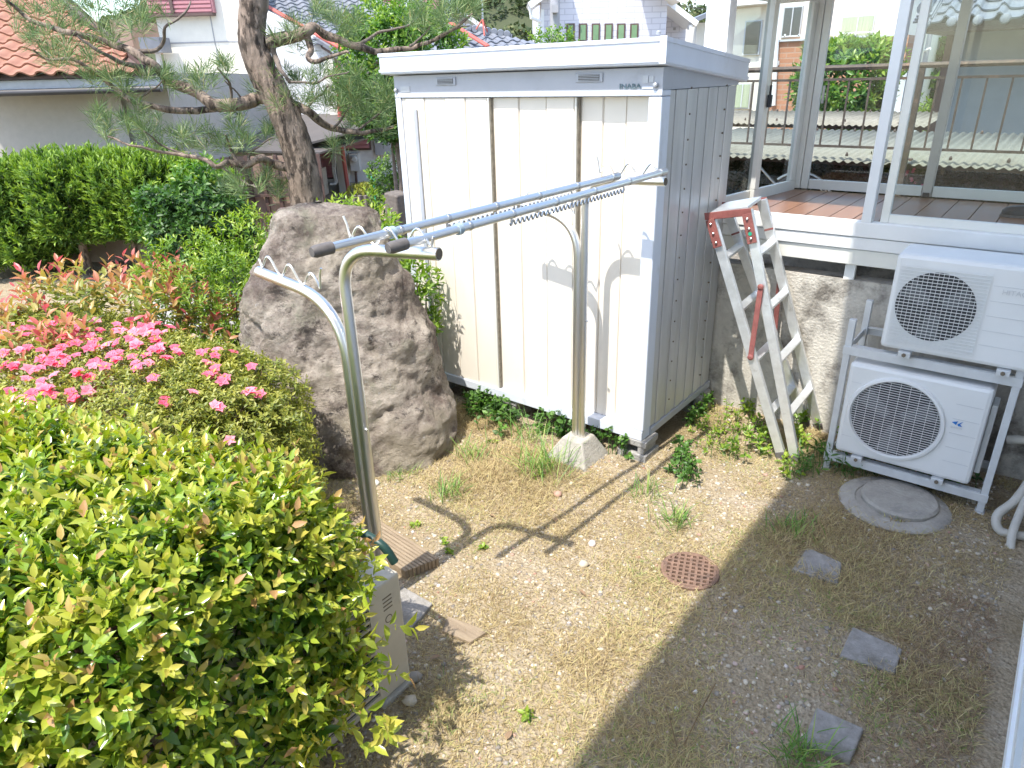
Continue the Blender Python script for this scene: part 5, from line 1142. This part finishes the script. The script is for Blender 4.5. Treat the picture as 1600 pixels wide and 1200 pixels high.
MB().tube([gd(528, 100, 16.05), gd(532, 215, 16.05), gd(545, 304, 16.05)], .045, 8).build('downpipe', 'roof_red', wh, smooth=True)
for k in range(2): MB().tube(smoothpath([gd(521+4*k, 190, 16.0), gd(520+3*k, 260, 16.0), gd(524+2*k, 285, 15.9), gd(515, 288, 15.8)], 5), .025, 7).build('cable', 'pipe_wrap', wh, smooth=True)
mt = face(wh, 547, 561, 240, 267, 16.2, .2, 'electric_meter', 'meter'); MB().lathe(gd(554, 248, 16.2), [(.07, 0), (.07, .08), (.05, .1)], 14, -H(0, 1, 0)).build('meter_dial', 'meter', wh)
MB().tube([gd(556, 268, 16.3), gd(558, 300, 16.3)], .03, 7).build('conduit', 'brown_trim', wh)
face(wh, 474, 506, 264, 306, 15.6, .35, 'outdoor_unit', 'ac_old')
# awning on the left
aw = [gd(330, 180, 17), gd(560, 172, 17), gd(470, 250, 13.6), gd(330, 238, 13.6)]
MB().hexa([gd(340, 237, 13.4), gd(500, 241, 13.4), gd(585, 214, 15.4), gd(360, 214, 16.3), gd(340, 234, 13.4), gd(500, 238, 13.4), gd(585, 211, 15.4), gd(360, 185, 16.3)]).build('awning', 'awning', wh)
MB().hexa([gd(430, 240, 13.6), gd(560, 206, 13.9), gd(610, 178, 16.3), gd(430, 182, 16.3), gd(430, 236, 13.6), gd(560, 203, 13.9), gd(610, 175, 16.3), gd(430, 180, 16.3)]).build('awning', 'awning', wh)
bx(wh, 'awning_post', 'brown_trim', hl(470, 300, 13.7), hl(474, 300, 13.7), 13.7, 13.75, 0, hz_(470, 240, 13.7))
# grey tiled lower roof
E1, E2, P1 = gd(552, 100, 15.6), gd(870, 76, 17.6), gd(352, -28, 19.0)
exv = (E2-E1).normalized(); v1 = P1-E1; eyv = (v1-exv*v1.dot(exv)); sl_len = eyv.length; eyv.normalize(); nrm = exv.cross(eyv)
if nrm.z < 0: nrm = -nrm
def onp(x, y): d = ray(x, y); return EYE + d*((E1-EYE).dot(nrm)/d.dot(nrm))
MB().prism([onp(*q) for q in ((552, 100), (842, 79), (828, 67), (706, 40), (690, -6), (500, -30), (352, -28))], nrm*-.10).build('roof_deck', 'brown_trim', wh)
tg = tile_mesh('grey_tile', .27, .26, .05, 'tile_grey')
def in_g(p):
    q = proj(p); x, y = q; a = p-E1; s_ = a.dot(eyv)/sl_len; l_ = a.dot(exv)
    return l_ > v1.dot(exv)*s_-.1 and -35 < y < 96 and 360 < x < 855 and s_ < 1.0 and not (x > 500 and y < -8) and not (x > 700 and y < 40+(x-700)*.215)
tile_roof(wh, tg, E1+exv*v1.dot(exv), exv, eyv, 40, 22, .27, .235, in_g, 300)
MB().beam(gd(352, -22, 18.9)+nrm*.06, E1+nrm*.06, .10, .09, nrm).build('verge_board', 'tile_grey', wh)
MB().beam(gd(412, 12, 17.8)+nrm*.07, gd(537, 84, 15.9)+nrm*.09, .11, .03, nrm).build('red_flashing', 'roof_red', wh)
MB().beam(gd(704, 36, 17.6), gd(762, 72, 16.7), .11, .03, nrm).build('red_flashing', 'roof_red', wh)
# upper storey
face(wh, 428, 692, -90, 32, 18.9, 4, 'upper_wall', 'cool_wall')
f_ = face(wh, 595, 690, -40, 22, 18.8, .09, 'window_frame', 'brown_trim')
for (x0, x1) in ((599, 629), (661, 686)):
    z0, z1 = hz_(640, 18, 18.75), hz_(640, -38, 18.75); l0, l1 = hl(x0, 0, 18.75), hl(x1, 0, 18.75)
    bx(f_, 'shutter', 'pink_shutter', l0, l1, 18.74, 18.79, z0, z1)
    for k in range(9): h_ = (z1-z0)/9; bx(f_, 'slat', 'pink_shutter', l0, l1, 18.71, 18.739, z0+k*h_+.01, z0+(k+1)*h_-.02)
face(wh, 631, 660, -38, 18, 18.76, .03, 'pane', 'cool_wall')
face(wh, 428, 560, 18, 21, 18.85, .04, 'brown_band', 'brown_trim')
# rear gable with white verge
tri_wall(wh, [(688, 60), (688, -5), (700, 2), (765, 60)], 21, 2, 'rear_gable', 'cream_wall')
MB().beam(gd(684, -8, 20.8), gd(772, 56, 20.8), .3, .10).build('rear_verge', 'white_paint', wh)
for k in range(8): MB().lathe(gd(722+k*10, 42+k*1.7, 17.9), [(.085, 0), (.09, .02), (.07, .06)], 10, -H(0, 1, 0)).build('ridge_end_tile', 'tile_grey', wh, smooth=True)
MB().beam(gd(715, 44, 18.0), gd(800, 58, 18.0), .25, .12).build('ridge', 'tile_grey', wh)
an = thing('roof_antenna', 'thin roof antenna mast on red legs above the grey tiles', 'antenna', tuple(gd(754, 52, 17.7)))
MB().tube([gd(754, 30, 17.7), gd(752, -30, 17.7)], .022, 6).build('mast', 'steel_dull', an)
for (x, y, dd) in ((744, 46, -.1), (757, 56, -.3), (764, 56, .2)): MB().tube([gd(754, 30, 17.7), gd(x, y, 17.7+dd)], .018, 5).build('leg', 'roof_red', an)

# brown panel fence and low dark gate under the awning
pf = thing('panel_fence', 'brown panelled fence in the shade left of the pine trunk', 'fence', tuple(H(hl(410, 320, 12.8), 12.8, 0)))
l0 = hl(350, 300, 12.8); l1 = hl(505, 300, 12.8); zt = hz_(420, 244, 12.8); n_ = 7
for k in range(n_): w_ = (l1-l0)/n_; bx(pf, 'panel', 'brown_panel', l0+k*w_+.006, l0+(k+1)*w_-.006, 12.8, 12.84, .0, zt)
for k in range(n_+1): w_ = (l1-l0)/n_; bx(pf, 'post', 'brown_trim', l0+k*w_-.03, l0+k*w_+.03, 12.74, 12.799, .0, zt+.02)
for z in (.45, .75): bx(pf, 'rail', 'brown_trim', l0, l1, 12.70, 12.739, z, z+.04)
gt = thing('dark_gate', 'low dark slatted gate beyond the lime shrub', 'gate', tuple(H(hl(390, 345, 11), 11, 0)))
l0 = hl(362, 345, 11); l1 = hl(462, 345, 11)
for k in range(16): w_ = (l1-l0)/16; bx(gt, 'slat', 'brown_trim', l0+k*w_, l0+k*w_+.03, 11, 11.03, .03, .40)
bx(gt, 'top_rail', 'brown_trim', l0, l1, 10.99, 11.04, .401, .45); bx(gt, 'gate_post', 'brown_trim', hl(438, 340, 11), hl(446, 340, 11), 10.95, 11.08, 0, .52); bx(gt, 'bottom_rail', 'brown_trim', l0, l1, 10.99, 11.04, -.01, .029)
# tree behind the shed and small plants near the white wall
p = H(hl(628, 100, 9.6), 9.6, 0)
shrub('leafy_tree', 'round bright green tree rising behind the left end of the shed', 'tree', (p.x, p.y, 2.42), (.78, .7, .74), 1400, 7, .12, .075, .036, 'leaf_tree', (.05, 1.), 2.2, .16, 3, -1, .6, stems=3, trunk=.06, inner=.6)
p = H(hl(590, 190, 9.3), 9.3, 0)
shrub('leafy_tree', 'darker leafy tree below the pine bough left of the shed', 'tree', (p.x+.12, p.y+.1, 1.95), (.34, .34, .36), 450, 7, .12, .08, .04, 'leaf_dark', (.1, 1.), 2.2, .16, 3, -1, .6, stems=2, trunk=.04, inner=.6)
p = H(hl(608, 265, 10.5), 10.5, 0)
shrub('dark_shrub', 'dark upright shrub beside the stone post left of the shed', 'shrub', (p.x, p.y, .65), (.34, .3, .62), 420, 6, .08, .06, .03, 'leaf_hedge', (0, .7), 2.6, .14, 3, -1, .6, stems=3)
p = H(hl(568, 300, 14.2), 14.2, 0)
shrub('golden_shrub', 'small round golden shrub before the white house wall', 'shrub', (p.x, p.y, .22), (.30, .28, .22), 300, 6, .06, .045, .02, 'leaf_az', (.4, 1.), 2.2, .1, 3, -.8, .6, stems=3)
p = H(hl(617, 300, 8.9), 8.9, 0)
o = MB().hexa([(p.x-.12, p.y-.12, -.05), (p.x+.14, p.y-.12, -.05), (p.x+.14, p.y+.14, -.05), (p.x-.12, p.y+.14, -.05), (p.x-.10, p.y-.10, 1.02), (p.x+.12, p.y-.10, .99), (p.x+.12, p.y+.12, 1.01), (p.x-.1, p.y+.12, 1.03)]).build('stone_post', 'stone_dark', origin=(p.x, p.y, 0), bevel=.02); tag(o, 'dark rough stone post beside the left edge of the shed', 'post')
gs = thing('plant_support', 'bright green plastic plant support near the stone post', 'stake', tuple(gd(586, 312, 11)))
MB().tube([H(hl(585, 310, 11), 11, 0), gd(585, 290, 11), gd(583, 284, 11)], .016, 7).build('stake', 'green_plastic', gs); MB().tube([gd(574, 274, 11), gd(586, 281, 11)], .016, 7).build('cross_stick', 'green_plastic', gs)
for k, (x, lab) in enumerate(((554, 'short dark edging stake, leftmost in the row'), (563, 'short dark edging stake, second in the row'), (572, 'short dark edging stake, third in the row'), (580, 'short dark edging stake, rightmost in the row'))):
    q = H(hl(x, 310, 11.8), 11.8, 0); o = MB().box((q.x-.03, q.y-.03, -.02), (q.x+.03, q.y+.03, hz_(x, 305, 11.8))).build('edging_stake', 'stone_dark', origin=q, bevel=.008); tag(o, lab, 'stake', 'edging stakes')

# ================================================================ white brick house with six windows
bh = thing('brick_house', 'white brick house with six narrow windows behind the shed roof', 'house', tuple(H(3, 27, 0)))
D = 24
l0, l1 = hl(846, 40, D), hl(1041, 40, D); zt = hz_(940, -60, D)
bx(bh, 'wall', 'white_brick', l0, l1, D, D+7, 0, zt)
for k, x in enumerate((891.5, 911, 931, 951, 970.5, 991)):
    f_ = face(bh, x-6.5, x+6.5, 36.5, 64.5, D-.04, .05, 'window', 'brown_trim'); face(bh, x-4.2, x+4.2, 39, 62.5, D-.055, .012, 'pane', 'pane_green', None)
face(bh, 1041, 1072, 20, 70, D+2, 4, 'side_wall', 'white_brick')
MB().beam(gd(1038, 8, D+1.2), gd(1080, 40, D+1.2), 1.6, .16).build('side_roof', 'white_paint', bh)
MB().beam(gd(1078, 39, D+.6), gd(1078, 46, D+.6), .3, .1).build('gutter_end', 'white_paint', bh)
MB().beam(gd(826, 12, D+.2), gd(885, -32, D+.2), 1.5, .18).build('eave', 'white_paint', bh); MB().beam(gd(1001, -30, D-.3), gd(1058, 2, D-.3), 1.2, .16).build('eave', 'white_paint', bh)
bx(bh, 'downpipe', 'white_paint', hl(846, 40, D)-.02, hl(848, 40, D)+.04, D-.1, D-.01, 0, hz_(846, 15, D))
MB().tube([gd(828, 10, D-.2), gd(830, 28, D-.2), gd(845, 34, D-.15)], .05, 7).build('drain_bend', 'white_paint', bh)
face(bh, 1052, 1056, 43, 47, D+1.97, .03, 'round_vent', 'grey_post')
up_ = thing('utility_pole', 'grey concrete utility pole before the white brick house', 'pole', tuple(H(hl(867, 60, 20), 20, 0)))
q = H(hl(867, 40, 20), 20, 0); MB().tube([q, q+Vector((0, 0, 9))], [.15, .10], 12).build('pole', 'grey_post', up_, smooth=True); bx(up_, 'meter_box', 'grey_post', hl(862, 30, 19.8), hl(872, 30, 19.8), 19.72, 19.85, hz_(866, 20, 19.8), hz_(866, 8, 19.8))
p = gd(866, 58, 19.3); shrub('climbing_plant', 'thin climbing plant at the foot of the utility pole', 'plant', (p.x, p.y, p.z-.35), (.55, .4, .5), 120, 6, .2, .10, .06, 'leaf_tree', (.2, 1.), 2.2, .2, 2, -1, .8, stems=2)
ch = thing('cream_house', 'sliver of a cream house with grey eave right of the sky gap', 'house', tuple(H(9, 30, 0)))
face(ch, 1086, 1130, 35, 120, 30, 5, 'wall', 'cream_wall', 0); MB().beam(gd(1078, 34, 29.6), gd(1135, 10, 29.6), 1.2, .15).build('roof', 'tile_grey', ch)
wr = tag(MB().tube(smoothpath([gd(1000, -5, 32), gd(1060, 8, 32), gd(1130, 18, 32)], 6), .012, 5).build('overhead_wire', 'gutter', origin=gd(1060, 8, 32)), 'thin overhead wire crossing the blue sky', 'wire')
# wooded hill
hm = MB(); ncol = 40
HV = []; HF = []
for i in range(ncol+1):
    for j in range(12):
        l = -60+i*3.0; s_ = j/11; top = 7+5.0*math.exp(-((l+4)/16)**2)+3.5*math.exp(-((l+28)/10)**2)+1.2*mnoise.noise(Vector((l*.2, 0, 0)))
        HV.append(H(l, 58+22*s_, -.5+(top)*math.sin(s_*math.pi/2))[:])
for i in range(ncol):
    for j in range(11): a = i*12+j; HF += [(a, a+12, a+13), (a, a+13, a+1)]
o = link('hill', trimesh('hill', HV, HF, smooth=True), mat('hill_soil', (.05, .06, .025), .95)); tag(o, kind='structure')
HVa = np.array(HV); idx = np.array(HF)
ti_ = rng.integers(0, len(idx), 520); cs = HVa[idx[ti_]].mean(1); kk = []
keep = [i for i in range(len(cs)) if -80 < proj(cs[i])[0] < 1250]
for i in keep:
    r_ = rng.uniform(1.1, 2.0); P = cs[i] + rdir(260)*np.array([r_, r_, r_*.8])*rng.uniform(.75, 1.05, (260, 1)); hue = rng.uniform(0, .75)
    kk.append((P, rdir(260)+np.array([0, 0, .2]), rdir(260)+np.array([0, -.3, 1.]), rng.uniform(.25, .5, 260), rng.uniform(.2, .35, 260), np.clip(hue+rng.normal(0, .14, 260), 0, 1)))
F = [np.concatenate([a[j] for a in kk]) for j in range(6)]
o = leafobj('hillside_wood', leafarr(*F, tpl=(LEAF2, LEAF2T)), 'leaf_hill', kind='stuff'); tag(o, 'brownish green wood covering the far hillside', 'wood')

# ================================================================ beyond the sunroom
# iron railing
rl = thing('iron_railing', 'rusty dark iron railing behind the sunroom glass', 'railing', (-1.2, 6.8, 0)); RYr = 6.8
x0, x1 = -3.1, .6
zt, zm, zb_ = 2.295, 2.205, 1.665
MB().tube([(x0, RYr, zt), (x1, RYr, zt+.005)], .022, 8).build('handrail', 'rail_iron', rl); MB().box((x0, RYr-.012, zm-.01), (x1, RYr+.012, zm+.01)).build('rail', 'rail_iron', rl); MB().box((x0, RYr-.012, zb_-.01), (x1, RYr+.012, zb_+.01)).build('rail', 'rail_iron', rl)
for x in (-2.95, -1.15, .5): MB().box((x-.025, RYr-.024, -.02), (x+.025, RYr+.024, zt-.018)).build('post', 'rail_iron', rl)
k = 0; x = x0+.1
while x < x1:
    if all(abs(x-q) > .06 for q in (-2.95, -1.15, .5)): MB().box((x-.007, RYr-.007, zb_+.0105), (x+.007, RYr+.007, zm-.0105)).build('baluster', 'rail_iron', rl)
    x += .165
# corrugated lean-to roofs
def corr(name, label, m, Ya, za, Yb, zb, xa, xb, cat='roof', pitch=.076):
    t_ = thing(name, label, cat, ((xa+xb)/2, (Ya+Yb)/2, 0)); n = int((xb-xa)/pitch*6); V = []; F = []
    for (y, z) in ((Ya, za), (Yb, zb)):
        for i in range(n+1): V.append((xa+(xb-xa)*i/n, y, z+.010*math.sin(i/6*2*math.pi)))
    for i in range(n): F += [(i, i+1, n+2+i), (i, n+2+i, n+1+i)]
    o = link('sheet', trimesh('sheet', V, F, smooth=True), m, t_); sm = o.modifiers.new('thick', 'SOLIDIFY'); sm.thickness = .006
    for x in (xa+.3, (xa+xb)/2, xb-.3): MB().box((x-.03, Yb-.1, 0), (x+.03, Yb-.04, zb-.03)).build('support_post', 'brown_trim', t_); MB().box((x-.03, Ya+.25, 0), (x+.03, Ya+.31, za+.02)).build('support_post', 'brown_trim', t_)
    for yy in (Ya+.25, Yb-.2):
        zz = za+(zb-za)*(yy-Ya)/(Yb-Ya)
        for i in range(int((xb-xa)/.42)):
            x = xa+.2+i*.42; MB().lathe((x, yy, zz+.012), [(.014, 0), (.014, .02), (.005, .035)], 6).build('bolt', 'rail_iron', t_)
    MB().box((xa, Ya+.24, za-.06), (xb, Ya+.30, za-.02)).build('purlin', 'brown_trim', t_)
    return t_
zA = gy(1400, 256, 6.98).z; zB = gy(1350, 204, 9.4).z; zC = gy(1330, 204, 9.35).z; zD = gy(1330, 174, 11.2).z
corr('corrugated_roof', 'pale corrugated lean-to roof just beyond the railing', 'corr_light', 6.98, zA, 9.4, zB, gy(1140, 250, 7.9).x-.5, 1.2)
corr('corrugated_roof', 'tan corrugated roof further back, behind the pale one', 'corr_tan', 9.5, zC+.05, 11.2, zD, gy(1150, 200, 9.5).x-.6, gy(1462, 190, 10.2).x)
# ground plants under the lean-to
P, Nn = superell(6000, (-1.1, 7.5, .71), (2.3, .28, .71), 4, .1, 3., -1)
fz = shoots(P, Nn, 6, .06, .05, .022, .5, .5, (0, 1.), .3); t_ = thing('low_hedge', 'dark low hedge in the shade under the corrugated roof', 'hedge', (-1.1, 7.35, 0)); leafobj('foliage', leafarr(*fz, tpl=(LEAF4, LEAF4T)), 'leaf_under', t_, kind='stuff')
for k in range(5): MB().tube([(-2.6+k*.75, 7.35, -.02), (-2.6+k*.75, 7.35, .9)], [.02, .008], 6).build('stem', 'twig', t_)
for k in range(14):
    q = gy(1420+rnd.uniform(-14, 22), 262+rnd.uniform(0, 30), 7.2); piece('flower', fm[k % 4], t_, Matrix.Translation(q) @ Matrix.Rotation(R_(70), 4, 'X') @ Matrix.Scale(.016, 4))
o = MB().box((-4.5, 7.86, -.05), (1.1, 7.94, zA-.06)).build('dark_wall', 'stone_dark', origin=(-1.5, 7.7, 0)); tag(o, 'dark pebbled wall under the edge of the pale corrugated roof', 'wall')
# bicycle: wheel and mudguard show under the roof edge
bc = thing('bicycle', 'bicycle wheel with shiny mudguard glimpsed through the sunroom', 'bicycle', (-2.35, 7.12, 0)); wc = Vector((gy(1248, 300, 7.12).x, 7.12, 1.02)); wc.z = gy(1248, 300, 7.12).z-.05
wc = Vector((wc.x, 7.12, max(.95, wc.z-.1)))
ringp = [wc+Vector((math.cos(i*math.pi/16)*.30, 0, math.sin(i*math.pi/16)*.30)) for i in range(33)]
MB().tube(ringp, .017, 7, False).build('tyre', 'rubber', bc, smooth=True); MB().tube([wc+(p-wc)*.92 for p in ringp], .008, 6, False).build('rim', 'steel', bc, smooth=True)
MB().tube([wc+Vector((math.cos(R_(a))*.335, 0, math.sin(R_(a))*.335)) for a in range(10, 131, 10)], .014, 7).build('mudguard', 'steel', bc, smooth=True)
for k in range(12): a_ = k*math.pi/6; MB().tube([wc, wc+Vector((math.cos(a_)*.28, 0, math.sin(a_)*.28))], .002, 4).build('spoke', 'steel_dull', bc)
MB().tube([wc, wc+Vector((-.42, 0, .38)), wc+Vector((-.5, 0, .55))], .014, 8).build('frame', 'steel_dull', bc); MB().tube([wc, wc+Vector((-.45, 0, -.02)), wc+Vector((-.42, 0, .38))], .011, 8).build('frame_stay', 'steel_dull', bc)
MB().box((wc.x-.6, 7.06, 0), (wc.x+.4, 7.18, wc.z-.318)).build('stand_block', 'concrete', bc)
# house of cream stucco and orange brick
ehs = thing('stucco_house', 'cream stucco house with orange brick balcony seen through the sunroom', 'house', (-3.5, 19, 0)); YH = 17.0
def yb(p, name, m, x0, x1, y0, y1, Y, dep, z0=None):
    a, b_ = gy(x0, (y0+y1)/2, Y).x, gy(x1, (y0+y1)/2, Y).x; za = gy((x0+x1)/2, y1, Y).z if z0 is None else z0; zb = gy((x0+x1)/2, y0, Y).z
    return MB().box((a, Y, za), (b_, Y+dep, zb)).build(name, m, p)
yb(ehs, 'wall', 'cream_wall', 1120, 1418, -80, 60, YH, 6, 0)
bb = yb(ehs, 'balcony_wall', 'orange_brick', 1206, 1414, 60, 120, 16.0, .98, 0)
yb(ehs, 'balcony_cap', 'cool_wall', 1205, 1415, 57.5, 60.5, 15.95, .12)
for z in (52,): yb(ehs, 'balcony_rail', 'white_paint', 1222, 1414, 51, 53, 16.0, .04)
for x in range(1225, 1414, 22): yb(ehs, 'rail_post', 'white_paint', x, x+2, 53.2, 57.4, 16.0, .04)
def win(x0, x1, y0, y1, Y, m='pane_dark', mull=True):
    f_ = yb(ehs, 'window', 'cool_wall', x0-2, x1+2, y0-2, y1+2, Y-.06, .055); yb(f_, 'pane', m, x0, x1, y0, y1, Y-.08, .018)
    if mull: xm = (x0+x1)/2; yb(f_, 'mullion', 'cool_wall', xm-.8, xm+.8, y0, y1, Y-.095, .014)
win(1315, 1363, 26, 57, YH, 'curtain'); win(1164, 1186, 34, 84, YH, 'pane_dark', False); win(1224, 1250, 12, 56, YH, 'pane_dark'); win(1148, 1170, 132, 168, YH, 'curtain')
MB().tube([gy(1217, -5, 15.9), gy(1208, 165, 15.9)], .05, 8).build('downpipe', 'white_paint', ehs, smooth=True)
yb(ehs, 'eave', 'white_paint', 1120, 1200, -6, 8, YH-.5, .5); yb(ehs, 'meter_box', 'white_paint', 1212, 1217, 95, 102, 15.95, .04)
yb(ehs, 'garage_wall', 'cool_wall', 1360, 1414, 112, 150, 15.9, .09, 0)
# tree and clipped pine
p = gy(1318, 140, 12.6)
shrub('broadleaf_tree', 'round broad leaved tree in front of the brick balcony', 'tree', (p.x, p.y, p.z), (.72, .6, .66), 700, 6, .14, .13, .05, 'leaf_tree', (.05, 1.), 2.4, .12, 2.5, -1, .5, (LEAF8, LEAF8T), 3, trunk=.05, inner=.6)
p2 = gy(1312, 80, 13.4); cp = thing('clipped_pine', 'small clipped pine above the broad leaved tree', 'pine', (p2.x, p2.y, 0))
MB().tube([(p2.x-.1, p2.y, 0), (p2.x-.15, p2.y, 1.4), (p2.x-.2, p2.y, p2.z-.15)], [.08, .06, .04], 8).build('trunk', 'bark', cp, smooth=True)
for k in range(5): MB().tube([(p2.x-.2, p2.y, p2.z-.2), (p2.x-.45+k*.24, p2.y, p2.z)], [.03, .015], 6).build('branch', 'bark', cp)
NT = []
for k in range(70): tuft((p2.x+rnd.uniform(-.5, .52), p2.y+rnd.uniform(-.3, .3), p2.z+rnd.uniform(-.08, .16)), (0, 0, 1), .17, 40)
F = [np.concatenate([a[j] for a in NT]) for j in range(6)]; F[4] = F[4]*1.8; leafobj('needles', leafarr(*F, tpl=(LEAF2, LEAF2T)), 'needle', cp, kind='stuff')
# house with kawara roof at the right
kh = thing('kawara_house', 'grey walled house with silver kawara roof at the upper right', 'house', (-.2, 13.5, 0)); YK = 12.5
xa, xb2 = gy(1488, 100, YK).x, 3.5; zt = gy(1540, 52, YK).z
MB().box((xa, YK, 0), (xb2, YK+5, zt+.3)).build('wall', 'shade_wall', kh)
xe = gy(1436, 50, 11.6).x; ze = gy(1500, 47, 11.5).z
MB().box((xe, 11.5, ze), (3.6, YK+4, ze+.06)).build('soffit', 'brown_trim', kh)
kt = tile_mesh('kawara_tile', .29, .30, .07, 'tile_grey', True)
def kr(x, s): return Vector((x, 11.45+s, ze+.09+s*.5))
MB().prism([kr(xe, 0), kr(3.6, 0), kr(3.6, 3), kr(xe+.6, 3)], (0, 0, -.04)).build('roof_deck', 'brown_trim', kh)
tile_roof(kh, kt, kr(xe, -.05), (1, 0, 0), kr(0, 1)-kr(0, 0), 7, 9, .29, .27, lambda p: p.x > xe-.02, 80)
for k in range(7): MB().lathe((xe+.1+k*.29, 11.41, ze+.10), [(.0, -.0), (.06, .0), (.065, .02), (.05, .05), (.02, .06)], 14, (0, -1, 0)).build('eave_disc', 'tile_grey', kh, smooth=True)
for k in range(6): a = kr(xe-.02, .05+k*.5); b_ = kr(xe-.02, .05+k*.5+.48); MB().tube([a+Vector((.05, 0, .16)), b_+Vector((.05, 0, .16))], .075, 12).build('ridge_roll', 'tile_grey', kh, smooth=True); MB().tube([a+Vector((.05, -.02, .16)), a+Vector((.05, .04, .18))], .09, 12).build('ridge_collar', 'tile_grey', kh, smooth=True)
for k in range(3): MB().beam(kr(xe+.05, .0)+Vector((0, 0, .03+k*.035)), kr(xe+.05, 3)+Vector((0, 0, .03+k*.035)), .24-.03*k, .025).build('ridge_course', 'tile_grey', kh)
MB().box((xa-.12, YK-.12, 0), (xa-.02, YK-.02, zt)).build('corner_post', 'brown_trim', kh)
# far pole, greenery and car at the gap
ut = thing('utility_pole', 'pale utility pole in the gap beside the kawara house', 'pole', tuple(gy(1437, 120, 20)*1)); ut.location.z = 0; ORG[ut.name] = Vector(ut.location)
q = gy(1437, 90, 20); MB().tube([(q.x, 20, 0), (q.x, 20, 7.5)], [.19, .15], 12).build('pole', 'grey_post', ut, smooth=True); MB().tube([(q.x, 19.9, gy(1445, 82, 20).z), (q.x+.22, 19.8, gy(1455, 76, 20).z)], .03, 7).build('street_lamp_arm', 'white_paint', ut)
q = gy(1460, 95, 22); shrub('far_tree', 'rounded green trees behind the pale utility pole', 'tree', (q.x, 23, 2.0), (2.2, 1.5, 1.55), 900, 6, .3, .28, .16, 'leaf_tree', (0, .8), 2.2, .2, 1.5, -1, .4, stems=2, trunk=.1)
q = gy(1452, 160, 14); shrub('clipped_shrub', 'rounded lime hedge shrub left of the grey walled house', 'shrub', (q.x-.05, 14, .9), (.28, .3, .9), 420, 6, .1, .08, .03, 'leaf_hedge', (.3, 1.), 3, .1, 2.5, -1, .6, stems=3)
cr = thing('parked_car', 'sliver of a pale parked car behind the corrugated roof', 'car', (gy(1418, 165, 15).x, 15, 0)); q = gy(1420, 165, 15)
MB().prism([(q.x-1.6, 15, .35), (q.x-1.6, 15, 1.0), (q.x-1.0, 15, 1.05), (q.x-.6, 15, 1.5), (q.x-.1, 15, 1.5), (q.x+.25, 15, 1.05), (q.x+.5, 15, .95), (q.x+.5, 15, .35)], (0, 1.5, 0)).build('body', 'car_paint', cr, bevel=.06)
for dx in (-1.2, .1): MB().lathe((q.x+dx, 14.98, .32), [(.32, 0), (.32, .2)], 20, (0, 1, 0)).build('wheel', 'rubber', cr)
MB().prism([(q.x-.9, 14.995, 1.08), (q.x-.57, 14.995, 1.44), (q.x-.12, 14.995, 1.44), (q.x+.15, 14.995, 1.08)], (0, -.006, 0)).build('side_window', 'pane_dark', cr)
